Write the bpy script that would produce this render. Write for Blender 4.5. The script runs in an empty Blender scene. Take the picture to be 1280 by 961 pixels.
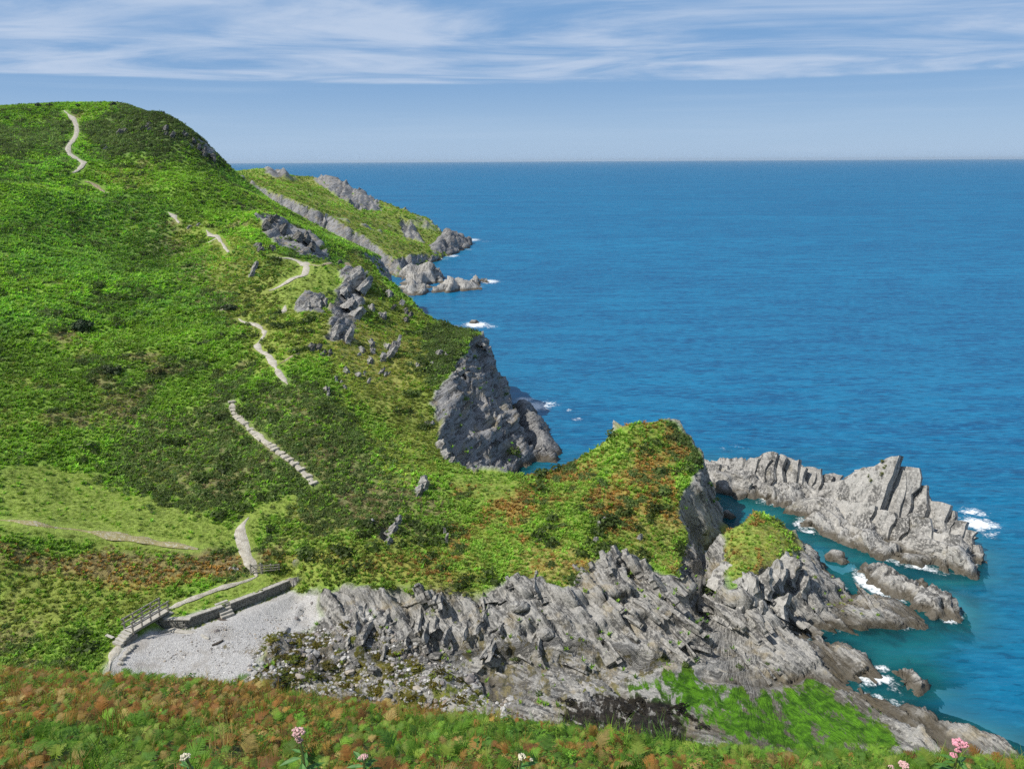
import bpy, bmesh, math
import numpy as np
from mathutils import Matrix, Vector

# ------------------------------------------------------------------ camera, sky, sun, exposure
S = bpy.context.scene
COL = S.collection
R = math.radians
EYE = np.array([0.0, 0.0, 50.0])
PITCH, ROLL, LENS = R(15.68), R(-0.3), 28.0
cam_d = bpy.data.cameras.new('camera')
cam = bpy.data.objects.new('camera', cam_d); COL.objects.link(cam)
CM = Matrix.Rotation(math.pi/2 - PITCH, 4, 'X') @ Matrix.Rotation(ROLL, 4, 'Z')
cam.matrix_world = Matrix.Translation(EYE) @ CM
cam_d.lens = LENS; cam_d.sensor_width = 36.0; cam_d.clip_start = 0.2; cam_d.clip_end = 120000.0
S.camera = cam

SUN_EL, SUN_AZ = R(50), R(-112)          # azimuth from +Y (the view), clockwise: behind and to the left
sun_dir = Vector((math.sin(SUN_AZ)*math.cos(SUN_EL), math.cos(SUN_AZ)*math.cos(SUN_EL), math.sin(SUN_EL)))
sun_d = bpy.data.lights.new('sun', 'SUN'); sun_d.energy = 4.6; sun_d.angle = R(0.53); sun_d.color = (1.0, 0.95, 0.87)
sun = bpy.data.objects.new('sun', sun_d); COL.objects.link(sun)
sun.rotation_euler = (-sun_dir).to_track_quat('-Z', 'Y').to_euler()

world = bpy.data.worlds.new('World'); S.world = world; world.use_nodes = True
def build_sky():
    nt = world.node_tree; nt.nodes.clear()
    N = lambda t: nt.nodes.new(t); L = nt.links.new
    def math_(op, a, b=None, clamp=False):
        n = N('ShaderNodeMath'); n.operation = op; n.use_clamp = clamp
        for i, v in enumerate((a, b)):
            if v is None: continue
            if isinstance(v, (int, float)): n.inputs[i].default_value = v
            else: L(v, n.inputs[i])
        return n.outputs[0]
    def ramp(fac, lo, hi):
        n = N('ShaderNodeMapRange'); n.interpolation_type = 'SMOOTHSTEP'
        n.inputs['From Min'].default_value = lo; n.inputs['From Max'].default_value = hi
        L(fac, n.inputs['Value']); return n.outputs['Result']
    def mix(fac, a, b):
        n = N('ShaderNodeMix'); n.data_type = 'RGBA'; L(fac, n.inputs[0])
        for s, v in ((6, a), (7, b)):
            if isinstance(v, tuple): n.inputs[s].default_value = (*v, 1)
            else: L(v, n.inputs[s])
        return n.outputs[2]
    def noise(vec, scale, detail, rough, dist=0.0):
        n = N('ShaderNodeTexNoise'); n.inputs['Scale'].default_value = scale; n.inputs['Detail'].default_value = detail
        n.inputs['Roughness'].default_value = rough; n.inputs['Distortion'].default_value = dist; L(vec, n.inputs['Vector']); return n.outputs['Fac']
    out = N('ShaderNodeOutputWorld'); bg = N('ShaderNodeBackground'); bg.inputs['Strength'].default_value = 0.1
    sky = N('ShaderNodeTexSky'); sky.sky_type = 'NISHITA'; sky.sun_disc = False
    sky.sun_elevation = SUN_EL; sky.sun_rotation = SUN_AZ; sky.altitude = 50; sky.air_density = 1.0; sky.dust_density = 0.6; sky.ozone_density = 2.5
    tc = N('ShaderNodeTexCoord'); sp = N('ShaderNodeSeparateXYZ'); L(tc.outputs['Generated'], sp.inputs[0])
    x, y, z = sp.outputs
    zz = math_('ADD', math_('MAXIMUM', z, 0.0), 0.012)
    cb = N('ShaderNodeCombineXYZ'); L(math_('DIVIDE', x, zz), cb.inputs[0]); L(math_('DIVIDE', y, zz), cb.inputs[1])
    # a thin layer of cloud high up, seen from below: its far edge stands about five degrees above the sea
    mp = N('ShaderNodeMapping'); mp.inputs['Scale'].default_value = (0.34, 0.50, 1); mp.inputs['Rotation'].default_value = (0, 0, 0.12); L(cb.outputs[0], mp.inputs[0])
    n1 = noise(mp.outputs[0], 1.0, 8, 0.60, 1.4)
    mp2 = N('ShaderNodeMapping'); mp2.inputs['Scale'].default_value = (0.8, 1.0, 1); L(cb.outputs[0], mp2.inputs[0])
    n2 = noise(mp2.outputs[0], 1.0, 6, 0.6, 0.3)
    dens = math_('ADD', math_('MULTIPLY', n1, 0.75), math_('MULTIPLY', n2, 0.25))
    cover = ramp(dens, 0.36, 0.66)
    edge = math_('ADD', z, math_('MULTIPLY', math_('SUBTRACT', n1, 0.5), 0.005))
    deck = ramp(edge, 0.0855, 0.0895)
    cover = math_('MULTIPLY', math_('MULTIPLY', cover, deck), 0.82)
    # haze low over the sea
    hz = mix(ramp(z, 0.11, 0.0), (1.7, 3.4, 6.2), (3.5, 5.1, 7.3))
    c1 = mix(math_('MULTIPLY', ramp(z, 0.6, 0.15), 0.85), sky.outputs[0], hz)
    # faint flat streaks of far cloud below the deck
    mp3 = N('ShaderNodeMapping'); mp3.inputs['Scale'].default_value = (2.2, 2.2, 55); L(tc.outputs['Generated'], mp3.inputs[0])
    n3 = noise(mp3.outputs[0], 1.0, 5, 0.55, 0.2)
    st = math_('MULTIPLY', math_('MULTIPLY', ramp(n3, 0.45, 0.75), ramp(z, 0.2, 0.03)), 0.35)
    c2 = mix(st, c1, (4.2, 5.5, 7.2))
    c3 = mix(cover, c2, (5.2, 6.1, 7.6))
    L(c3, bg.inputs['Color']); L(bg.outputs[0], out.inputs['Surface'])
build_sky()
S.view_settings.view_transform = 'Standard'; S.view_settings.look = 'None'
S.view_settings.exposure = 0.1; S.view_settings.gamma = 1.0; S.view_settings.use_curve_mapping = False
S.render.engine = 'CYCLES'
S.cycles.max_bounces = 5; S.cycles.diffuse_bounces = 2; S.cycles.glossy_bounces = 2; S.cycles.transparent_max_bounces = 8
S.cycles.use_denoising = False; S.cycles.denoiser = 'OPENIMAGEDENOISE'; S.cycles.denoising_prefilter = 'NONE'

# ------------------------------------------------------------------ helpers
rng = np.random.default_rng(11)
FPX = LENS/36.0*1280
_M = np.array(CM.to_3x3())
def ray(px, py):
    px, py = np.asarray(px, float), np.asarray(py, float)
    d = ((px-640)/FPX)[..., None]*_M[:, 0] + ((480.5-py)/FPX)[..., None]*_M[:, 1] - _M[:, 2]
    return d
def at(px, py, y):                                  # the point at forward distance y
    d = ray(px, py); return EYE + d*(np.asarray(y, float)/d[..., 1])[..., None]
def atz(px, py, z):                                 # the point at height z
    d = ray(px, py); return EYE + d*((np.asarray(z, float)-50.0)/d[..., 2])[..., None]

def _h(i, j, k, seed):
    n = (i.astype(np.int64)*374761393 + j.astype(np.int64)*668265263 + k.astype(np.int64)*2147483647 + seed*974634777) & 0xffffffff
    n = ((n ^ (n >> 13))*1274126177) & 0xffffffff
    n = ((n ^ (n >> 16))*2246822519) & 0xffffffff
    return ((n ^ (n >> 15)) & 0xffffff)/float(0xffffff)
def hash1(i, seed=0, j=0):
    i = np.asarray(i); return _h(i, np.zeros_like(i)+j, np.zeros_like(i), seed)
def vnoise(x, y, z=None, seed=0):                   # smooth value noise, -1..1
    x, y = np.asarray(x, float), np.asarray(y, float)
    xi, yi = np.floor(x), np.floor(y); fx, fy = x-xi, y-yi
    fx = fx*fx*fx*(fx*(fx*6-15)+10); fy = fy*fy*fy*(fy*(fy*6-15)+10)
    xi, yi = xi.astype(np.int64), yi.astype(np.int64)
    if z is None:
        z0 = np.zeros_like(xi)
        a, b, c, d = _h(xi, yi, z0, seed), _h(xi+1, yi, z0, seed), _h(xi, yi+1, z0, seed), _h(xi+1, yi+1, z0, seed)
        return ((a*(1-fx)+b*fx)*(1-fy) + (c*(1-fx)+d*fx)*fy)*2-1
    z = np.asarray(z, float); zi = np.floor(z); fz = z-zi; fz = fz*fz*(3-2*fz); zi = zi.astype(np.int64)
    r = 0
    for dz, wz in ((0, 1-fz), (1, fz)):
        a, b, c, d = _h(xi, yi, zi+dz, seed), _h(xi+1, yi, zi+dz, seed), _h(xi, yi+1, zi+dz, seed), _h(xi+1, yi+1, zi+dz, seed)
        r = r + wz*((a*(1-fx)+b*fx)*(1-fy) + (c*(1-fx)+d*fx)*fy)
    return r*2-1
def fbm(x, y, z=None, oct=4, seed=0, gain=0.5):
    r, a, f = 0.0, 1.0, 1.0
    for o in range(oct):
        r = r + a*vnoise(x*f, y*f, None if z is None else z*f, seed+o*17); a *= gain; f *= 2.03
    return r
def sstep(x, a, b):
    t = np.clip((x-a)/(b-a), 0, 1); return t*t*(3-2*t)
def smin(a, b, k):
    h = np.clip(0.5+0.5*(b-a)/k, 0, 1); return b*(1-h)+a*h - k*h*(1-h)
def poly_sd(x, y, P, attr=None):                    # signed distance to a closed polygon, positive inside
    x, y = x.ravel(), y.ravel(); best = np.full(x.shape, 1e18); at_ = np.zeros(x.shape); ins = np.zeros(x.shape, bool)
    n = len(P)
    for i in range(n):
        x0, y0 = P[i][:2]; x1, y1 = P[(i+1) % n][:2]
        dx, dy = x1-x0, y1-y0; t = np.clip(((x-x0)*dx+(y-y0)*dy)/(dx*dx+dy*dy+1e-12), 0, 1)
        d = (x-x0-t*dx)**2+(y-y0-t*dy)**2; m = d < best; best = np.where(m, d, best)
        if attr is not None: at_ = np.where(m, attr[i]*(1-t)+attr[(i+1) % n]*t, at_)
        c = ((y0 > y) != (y1 > y)) & (x < (x1-x0)*(y-y0)/(y1-y0+1e-15)+x0); ins ^= c
    sd = np.where(ins, 1, -1)*np.sqrt(best)
    return (sd, at_) if attr is not None else sd
def line_d(x, y, P):                                # distance to an open polyline
    best = np.full(np.shape(x), 1e18)
    for (x0, y0), (x1, y1) in zip(P[:-1], P[1:]):
        dx, dy = x1-x0, y1-y0; t = np.clip(((x-x0)*dx+(y-y0)*dy)/(dx*dx+dy*dy+1e-12), 0, 1)
        best = np.minimum(best, (x-x0-t*dx)**2+(y-y0-t*dy)**2)
    return np.sqrt(best)

def link(o, parent=None):
    COL.objects.link(o)
    if parent is not None: o.parent = parent
    return o
def mesh_obj(name, V, F, mat, parent=None, smooth=False, attrs=None):
    me = bpy.data.meshes.new(name)
    V = np.asarray(V, np.float32)
    if isinstance(F, np.ndarray):
        k = F.shape[1]; n = len(F)
        me.vertices.add(len(V)); me.vertices.foreach_set('co', V.ravel())
        me.loops.add(n*k); me.loops.foreach_set('vertex_index', F.astype(np.int32).ravel())
        me.polygons.add(n); me.polygons.foreach_set('loop_start', np.arange(0, n*k, k, dtype=np.int32))
        me.update(calc_edges=True)
    else:
        me.from_pydata(V.tolist(), [], F); me.update()
    if smooth: me.polygons.foreach_set('use_smooth', np.ones(len(me.polygons), bool))
    for nm, A in (attrs or {}).items():
        A = np.asarray(A, np.float32)
        if A.ndim == 1:
            a = me.attributes.new(nm, 'FLOAT', 'POINT'); a.data.foreach_set('value', A)
        else:
            a = me.attributes.new(nm, 'FLOAT_COLOR', 'POINT')
            a.data.foreach_set('color', np.concatenate([A, np.ones((len(A), 1), np.float32)], 1).astype(np.float32).ravel())
    if mat: me.materials.append(mat)
    return link(bpy.data.objects.new(name, me), parent)
def thing(name, label, cat, loc=(0, 0, 0), group=None):
    o = link(bpy.data.objects.new(name, None)); o.location = loc; o.empty_display_size = 0.3
    return tag(o, label, cat, group)
def tag(o, label, cat, group=None):
    o['label'] = label; o['category'] = cat
    if group: o['group'] = group
    return o
def structure(o, label=None):
    o['kind'] = 'structure'
    if label: o['label'] = label
    return o

# ------------------------------------------------------------------ materials
class NT:
    def __init__(s, name):
        s.m = bpy.data.materials.new(name); s.m.use_nodes = True; s.t = s.m.node_tree
        s.b = s.t.nodes['Principled BSDF']; s.out = s.t.nodes['Material Output']
    def n(s, t, **kw):
        o = s.t.nodes.new(t)
        for k, v in kw.items(): setattr(o, k, v)
        return o
    def set(s, sock, v):
        if isinstance(v, bpy.types.NodeSocket): s.t.links.new(v, sock)
        elif isinstance(v, tuple) and len(v) == 3 and sock.type == 'RGBA': sock.default_value = (*v, 1)
        else: sock.default_value = v
    def attr(s, nm, inst=False, fac=False):
        o = s.n('ShaderNodeAttribute', attribute_name=nm)
        if inst: o.attribute_type = 'INSTANCER'
        return o.outputs['Fac' if fac else 'Color']
    def pos(s): return s.n('ShaderNodeNewGeometry').outputs['Position']
    def mapping(s, v, scale, rot=(0, 0, 0)):
        o = s.n('ShaderNodeMapping'); s.set(o.inputs[0], v); o.inputs['Scale'].default_value = scale; o.inputs['Rotation'].default_value = rot; return o.outputs[0]
    def noise(s, v, scale, detail=4, rough=0.55, dist=0.0, col=False):
        o = s.n('ShaderNodeTexNoise'); s.set(o.inputs['Vector'], v); o.inputs['Scale'].default_value = scale
        o.inputs['Detail'].default_value = detail; o.inputs['Roughness'].default_value = rough; o.inputs['Distortion'].default_value = dist
        return o.outputs['Color' if col else 'Fac']
    def vor(s, v, scale, feat='F1', out='Distance'):
        o = s.n('ShaderNodeTexVoronoi', feature=feat); s.set(o.inputs['Vector'], v); o.inputs['Scale'].default_value = scale; return o.outputs[out]
    def ramp(s, v, lo, hi, a=0.0, b=1.0):
        o = s.n('ShaderNodeMapRange'); s.set(o.inputs[0], v); o.interpolation_type = 'SMOOTHSTEP'
        for i, q in zip((1, 2, 3, 4), (lo, hi, a, b)): o.inputs[i].default_value = q
        return o.outputs[0]
    def math(s, op, a, b=0.0, clamp=False):
        o = s.n('ShaderNodeMath', operation=op, use_clamp=clamp); s.set(o.inputs[0], a); s.set(o.inputs[1], b); return o.outputs[0]
    def mix(s, f, a, b, mode='MIX'):
        o = s.n('ShaderNodeMix', data_type='RGBA', blend_type=mode); s.set(o.inputs[0], f); s.set(o.inputs[6], a); s.set(o.inputs[7], b); return o.outputs[2]
    def bump(s, h, strength=0.5, dist=0.1, normal=None):
        o = s.n('ShaderNodeBump'); o.inputs['Strength'].default_value = strength; o.inputs['Distance'].default_value = dist
        s.set(o.inputs['Height'], h)
        if normal is not None: s.set(o.inputs['Normal'], normal)
        return o.outputs[0]
    def done(s, col, rough=0.8, normal=None, spec=0.3):
        s.set(s.b.inputs['Base Color'], col); s.set(s.b.inputs['Roughness'], rough)
        s.b.inputs['Specular IOR Level'].default_value = spec
        if normal is not None: s.set(s.b.inputs['Normal'], normal)
        return s.m

def euler_to(n):                                    # mapping rotation that turns direction n onto the texture's x axis
    q = Vector(n).rotation_difference(Vector((1, 0, 0))); return tuple(q.to_euler())
def rock_nodes(k, p, n, fine=1.0, turns=()):
    """bedded slate: colour factor and bump height, layered along direction n (or, where an attribute says so, another)"""
    v = k.mapping(p, (1, 1, 1), euler_to(n))
    for a_, n_ in turns:
        o = k.n('ShaderNodeMix', data_type='VECTOR'); k.set(o.inputs[0], a_); k.set(o.inputs[4], v); k.set(o.inputs[5], k.mapping(p, (1, 1, 1), euler_to(n_))); v = o.outputs[1]
    wob = k.noise(v, 0.13, 4, 0.55, col=True)
    o = k.n('ShaderNodeVectorMath', operation='MULTIPLY_ADD'); k.set(o.inputs[0], wob); o.inputs[1].default_value = (1.8, 0.9, 0.9); k.set(o.inputs[2], v); v = o.outputs[0]
    bed = k.noise(k.mapping(v, (1.9*fine, 0.30, 0.30)), 1.0, 6, 0.62)
    lam = k.noise(k.mapping(v, (6.5*fine, 1.0, 1.0)), 1.0, 4, 0.6)
    crack = k.noise(k.mapping(v, (1.3*fine, 0.30, 0.45)), 1.0, 2, 0.5, 0.2)
    grit = k.noise(p, 3.0, 6, 0.65)
    return bed, lam, crack, grit
def rock_mat(name, n, base=(0.30, 0.29, 0.265), dark=(0.10, 0.098, 0.095), pale=(0.45, 0.43, 0.39), fine=1.0, lichen=0.25, wet=True):
    k = NT(name); p = k.pos()
    bed, lam, crack, grit = rock_nodes(k, p, n, fine)
    c = k.mix(k.ramp(bed, 0.43, 0.52), dark, base)
    tone = k.noise(p, 0.12, 4, 0.6)
    c = k.mix(k.ramp(tone, 0.42, 0.62, 0, 0.6), c, k.mix(1.0, c, (0.56, 0.56, 0.57), 'MULTIPLY'))
    c = k.mix(k.math('MULTIPLY', k.ramp(grit, 0.48, 0.62), 0.75), c, pale)
    c = k.mix(k.math('MULTIPLY', k.ramp(lam, 0.44, 0.36), 0.6), c, dark)
    seam = k.ramp(k.math('ABSOLUTE', k.math('SUBTRACT', crack, 0.5)), 0.016, 0.0)
    c = k.mix(k.math('MULTIPLY', seam, 0.0), c, (0.045, 0.043, 0.04))
    lc = k.noise(p, 0.55, 5, 0.6)
    c = k.mix(k.math('MULTIPLY', k.ramp(lc, 0.58, 0.72), lichen), c, (0.30, 0.25, 0.12))
    if wet:                                         # the tide line: rock darkened and browned by weed just above the sea
        sep = k.n('ShaderNodeSeparateXYZ'); k.set(sep.inputs[0], p)
        zz = k.math('ADD', sep.outputs[2], k.math('MULTIPLY', k.noise(p, 0.8, 3), -1.0))
        c = k.mix(k.ramp(zz, 0.75, -0.05, 0, 0.85), c, (0.075, 0.062, 0.04))
    h = k.math('ADD', k.math('MULTIPLY', bed, 1.0), k.math('MULTIPLY', lam, 0.45))
    h = k.math('ADD', h, k.math('MULTIPLY', grit, 0.35)); h = k.math('ADD', h, k.math('MULTIPLY', seam, 0.0))
    return k.done(c, 0.82, k.bump(h, 1.0, 0.3))
N_STACK = (-0.78, -0.50, 0.36)
N_PLAT = (0.80, 0.36, 0.46)
N_SHELF = (0.36, 0.74, 0.56)
N_CLIFF = (-0.62, 0.30, 0.72)
M_STACK = rock_mat('stack_slate', N_STACK, base=(0.37, 0.36, 0.335), pale=(0.50, 0.485, 0.45), dark=(0.12, 0.118, 0.112), fine=1.0)
M_ROCK = rock_mat('slate', N_PLAT)
M_CLIFFROCK = rock_mat('cliff_slate', N_CLIFF, base=(0.23, 0.23, 0.23), pale=(0.36, 0.35, 0.33), dark=(0.085, 0.086, 0.09))
M_DARKCRAG = rock_mat('dark_crag', (-0.5, 0.2, 0.85), base=(0.13, 0.125, 0.115), pale=(0.24, 0.23, 0.20), dark=(0.05, 0.05, 0.045), wet=False, lichen=0.6)
M_CRAG = rock_mat('crag_slate', (-0.5, 0.2, 0.85), base=(0.28, 0.275, 0.26), wet=False, lichen=0.4)

def ground_mat():
    """land surface: colour of what grows or lies there comes with the mesh; bare slate where rock is 1"""
    k = NT('land'); p = k.pos()
    col = k.attr('col'); rock = k.attr('rock', fac=True); beach = k.attr('beach', fac=True); weed = k.attr('weed', fac=True); wcol = k.attr('wcol')
    g = k.noise(p, 2.2, 6, 0.65); g2 = k.noise(p, 0.5, 4, 0.6)
    vc = k.mix(k.ramp(g, 0.3, 0.7), k.mix(1.0, col, (0.6, 0.6, 0.6), 'MULTIPLY'), k.mix(1.0, col, (1.2, 1.2, 1.15), 'MULTIPLY'))
    vc = k.mix(k.math('MULTIPLY', k.ramp(g2, 0.55, 0.75), 0.2), vc, (0.10, 0.085, 0.045))
    far = k.attr('cliff', fac=True); shelf = k.attr('shelf', fac=True)
    bed, lam, crack, grit = rock_nodes(k, p, N_PLAT, 1.0, ((shelf, N_SHELF), (far, N_CLIFF)))
    base = k.mix(far, (0.33, 0.322, 0.30), (0.29, 0.29, 0.292)); pale = k.mix(far, (0.46, 0.445, 0.41), (0.40, 0.395, 0.38)); dark = (0.12, 0.118, 0.112)
    rc = k.mix(k.ramp(bed, 0.43, 0.52), dark, base)
    tone = k.noise(p, 0.12, 4, 0.6)
    rc = k.mix(k.ramp(tone, 0.42, 0.62, 0, 0.6), rc, k.mix(1.0, rc, (0.56, 0.56, 0.57), 'MULTIPLY'))
    rc = k.mix(k.math('MULTIPLY', k.ramp(grit, 0.48, 0.62), 0.75), rc, pale)
    rc = k.mix(k.math('MULTIPLY', k.ramp(lam, 0.44, 0.36), 0.6), rc, dark)
    seam = k.ramp(k.math('ABSOLUTE', k.math('SUBTRACT', crack, 0.5)), 0.016, 0.0)
    rc = k.mix(k.math('MULTIPLY', seam, 0.0), rc, (0.045, 0.043, 0.04))
    rc = k.mix(k.math('MULTIPLY', k.ramp(k.noise(p, 0.3, 6, 0.65), 0.52, 0.66), 0.55), rc, (0.33, 0.27, 0.16))
    sep = k.n('ShaderNodeSeparateXYZ'); k.set(sep.inputs[0], p)
    zz = k.math('ADD', sep.outputs[2], k.math('MULTIPLY', k.noise(p, 0.8, 3), -1.0))
    rc = k.mix(k.ramp(zz, 0.75, -0.05, 0, 0.85), rc, (0.075, 0.062, 0.04))
    wn = k.noise(k.mapping(p, (1.0, 0.45, 1.0), (0, 0, 0.5)), 0.9, 7, 0.7, 0.4); wn2 = k.noise(p, 1.1, 8, 0.72, 0.5)
    wm = k.ramp(k.math('ADD', k.math('MULTIPLY', weed, 1.0), k.math('MULTIPLY', k.math('SUBTRACT', wn, 0.5), 2.6)), 0.40, 0.62)
    wc = k.mix(k.ramp(wn2, 0.35, 0.65), k.mix(1.0, wcol, (0.3, 0.36, 0.4), 'MULTIPLY'), k.mix(1.0, wcol, (1.35, 1.3, 1.2), 'MULTIPLY'))
    rc = k.mix(wm, rc, wc)
    pv = k.n('ShaderNodeTexVoronoi'); k.set(pv.inputs['Vector'], p); pv.inputs['Scale'].default_value = 11.0
    sepc = k.n('ShaderNodeSeparateColor'); k.set(sepc.inputs[0], pv.outputs['Color'])
    bc = k.mix(k.ramp(sepc.outputs[0], 0.0, 1.0), (0.36, 0.352, 0.34), (0.54, 0.53, 0.51))
    bc = k.mix(k.ramp(k.noise(p, 0.35, 5, 0.6), 0.5, 0.68, 0, 0.5), bc, (0.25, 0.22, 0.18))
    bc = k.mix(wm, bc, wc)
    c = k.mix(rock, vc, rc); c = k.mix(beach, c, bc)
    hr = k.math('ADD', k.math('ADD', bed, k.math('MULTIPLY', lam, 0.45)), k.math('ADD', k.math('MULTIPLY', grit, 0.35), k.math('MULTIPLY', seam, 0.0)))
    hh = k.math('MULTIPLY', hr, rock)
    nb = k.bump(hh, 1.0, 0.38)
    hb = k.math('MULTIPLY', k.math('ADD', pv.outputs['Distance'], k.math('MULTIPLY', g, 2.0)), k.math('SUBTRACT', 1.0, rock))
    nb2 = k.bump(hb, 0.6, 0.12, nb)
    return k.done(c, 0.88, nb2, spec=0.2)
M_LAND = ground_mat()

def leaf_mat(name, var=0.35, trans=0.35):
    k = NT(name); col = k.attr('col', inst=True); tip = k.attr('leaf_tone', fac=True)  # random tone per leaf, even along its length
    r = k.n('ShaderNodeObjectInfo').outputs['Random']
    c = k.mix(k.ramp(tip, 0.0, 1.0), k.mix(1.0, col, (1-var, 1-var, 1-var), 'MULTIPLY'), k.mix(1.0, col, (1+var, 1+var*0.9, 1+var*0.4), 'MULTIPLY'))
    k.done(c, 0.6, spec=0.25)
    tr = k.n('ShaderNodeBsdfTranslucent'); k.set(tr.inputs[0], k.mix(1.0, c, (1.0, 1.25, 0.5), 'MULTIPLY'))
    ms = k.n('ShaderNodeMixShader'); ms.inputs[0].default_value = trans
    k.t.links.new(k.b.outputs[0], ms.inputs[1]); k.t.links.new(tr.outputs[0], ms.inputs[2]); k.t.links.new(ms.outputs[0], k.out.inputs[0])
    return k.m
M_LEAF = leaf_mat('leaf', var=0.22, trans=0.45)

# ------------------------------------------------------------------ the lie of the land
# surface of the land: (photo x, photo y, distance ahead) read off as points on the ground
CP = [(0,133,290),(75,133,292),(150,132,290),(200,141,282),(240,167,275),(265,201,270),(292,226,265),(150,150,345),(0,151,345),(75,150,335),(240,192,315),(270,222,300),(292,248,305),(300,222,490),(318,219,505),(330,224,560),(290,228,560),
 (0,160,262),(0,200,230),(0,250,196),(0,300,168),(0,350,147),(0,400,131),(0,450,118),(0,500,107),(0,550,98),(0,600,90),(0,640,84.5),(0,690,77),(0,740,74),(0,820,67),
 (150,160,276),(150,200,257),(150,250,226),(150,300,190),(150,350,163),(150,400,142),(150,450,126),(150,500,113.5),(150,550,103.5),(150,600,95),(150,640,88.5),(150,685,81.5),(150,705,79),(150,745,75),
 (300,270,226),(280,240,245),(260,290,200),(300,320,185),(300,350,169),(300,400,147),(300,450,129),(300,500,115),(300,550,104),(300,600,95),(300,660,87),
 (375,330,174),(440,338,170),(400,400,140),(400,450,125),(400,500,113),(400,550,103),(400,600,95),(400,660,87),(400,705,80.5),
 (420,300,240),(470,330,228),(500,365,215),(545,412,195),(360,300,205),(330,270,214),(400,322,202),
 (460,380,160),(500,412,155),(540,430,152),(600,420,150),(480,450,135),(450,520,114),(480,470,129),(520,480,127),(545,500,124),(570,570,110),(520,560,108),(500,600,98),(620,603,101),
 (480,650,89),(480,700,81),(560,650,90),(560,700,81.5),(560,728,77),
 (700,584,106),(740,560,108),(790,532,109),(840,564,106),(650,602,100),(720,640,91),(650,660,88.5),(800,640,92.5),(800,690,84.5),(700,738,76),(640,728,77.5),(760,700,82),(840,715,80),(850,650,92),
 (480,748,75.5),(600,740,76.5),(620,772,73),(480,800,70.5),(560,820,69),(640,830,68.5),(720,850,66.5),(760,780,72.5),(840,780,72),(860,830,68),
 (905,657,90),(940,650,90.5),(985,677,88),(915,728,77.5),(960,708,81),(900,765,75.5),(950,780,73.6),(875,700,86),
 (345,213,520),(330,226,470),(380,236,480),(362,224,520),(385,230,530),(425,222,540),(455,238,530),(475,262,500),(510,275,495),(525,300,465),(400,262,420),(450,282,420),(350,243,430),(340,252,370),(300,225,600),(425,240,620),(200,225,620),(0,180,520)]
CZ = [(600,880,1.8),(700,890,1.4),(800,885,1.1),(900,885,0.9),(1000,880,0.7),(1100,915,0.8),(1200,930,1.1),(1260,940,0.9),(500,850,2.5),(420,835,2.8),
 (370,745,3.9),(300,780,4.0),(240,820,4.0),(180,840,4.1),(330,820,3.6),(290,845,3.7),(400,765,3.7),
 (315,715,5.7),(350,720,5.6),(280,735,5.5),(240,750,5.4),(205,768,5.3),(160,792,4.9),(140,830,4.8),(110,800,5.0),(60,780,5.2),
 (1010,700,2.4),(1020,740,2.8),(1000,785,1.3),(960,825,1.6),(1060,770,1.6),(1100,770,1.2),(1050,815,1.0),(880,850,1.4)]
P1 = at(*np.array(CP, float).T); P2 = atz(*np.array(CZ, float).T)
P3 = np.array([(-330,60,20),(-330,150,40),(-330,280,75),(-330,420,70),(-330,640,40),(-120,48,8),(-60,48,7),(0,48,3),(40,48,1),(80,48,-2),(80,120,-2),(80,300,-2),(-100,640,20)], float)
CPW = np.concatenate([P1, P2, P3])
def tps_fit(P, lam):
    n = len(P); q = P[:, :2]/100
    d = np.linalg.norm(q[:, None]-q[None], axis=2); K = np.where(d > 0, d*d*np.log(d+1e-12), 0)+lam*np.eye(n)
    A = np.zeros((n+3, n+3)); A[:n, :n] = K; A[:n, n:] = np.c_[np.ones(n), q]; A[n:, :n] = A[:n, n:].T
    w = np.linalg.solve(A, np.r_[P[:, 2], 0, 0, 0]); return q, w
_q, _w = tps_fit(CPW, 2e-5)
def land(x, y):
    out = np.empty(x.size); xf, yf = x.ravel()/100, y.ravel()/100
    for i in range(0, x.size, 20000):
        sl = slice(i, i+20000); d2 = (xf[sl, None]-_q[:, 0])**2+(yf[sl, None]-_q[:, 1])**2
        out[sl] = (0.5*d2*np.log(d2+1e-18))@_w[:-3]+_w[-3]+xf[sl]*_w[-2]+yf[sl]*_w[-1]
    return out.reshape(x.shape)

def cz(px, py): p = atz(px, py, 0.0); return (p[0], p[1])
COAST = [((-600,900),1),((-260,660),1.2),((-160,605),1.4),((-112,570),1.5),((-82,542),1.5),((-56,528),1.4),(cz(560,300),1.3),(cz(572,312),1.2),(cz(545,327),1.4),(cz(520,338),1.5),(cz(498,346),1.5),((-78,388),1.5),((-108,398),1.5),((-140,412),1.3),((-172,405),1.6),((-150,372),1.7),((-112,345),1.7),((-80,322),1.7),((-54,300),1.6),((-36,280),1.6),((-29,240),1.7),((-18,215),1.6),((-10,190),1.6),((-5,175),1.8),((-0.5,162),2.2),((0.5,150),2.2),((2.5,140),1.6),((4,131),1.15),((0,122),1.15),((-4,114),1.4),((-4,109.5),2.0),((1,106.5),2.6),((8,111),2.2),((16,116),2.2),((26,117),2.4),((30.5,111),2.6),((30,103),2.6),((27.5,98),2.2),((25,93),2.0),((26.5,93),2.0),((30,98),2.0),((36,97),1.6),
 (cz(1022,702),1.2),(cz(1062,742),1.2),(cz(1110,752),1.0),(cz(1142,782),1.0),(cz(1080,792),1.0),(cz(1012,787),1.0),(cz(1012,800),1.0),(cz(1060,803),1.0),(cz(1103,848),1.0),(cz(1050,860),0.9),(cz(1130,880),0.9),(cz(1200,903),0.9),(cz(1274,938),0.9),((50,49),0.9),((64,34),1),((95,10),1),((130,-60),1),((-600,-60),1)]
COAST_P = [c[0] for c in COAST]; COAST_K = np.array([c[1] for c in COAST], float)

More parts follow.
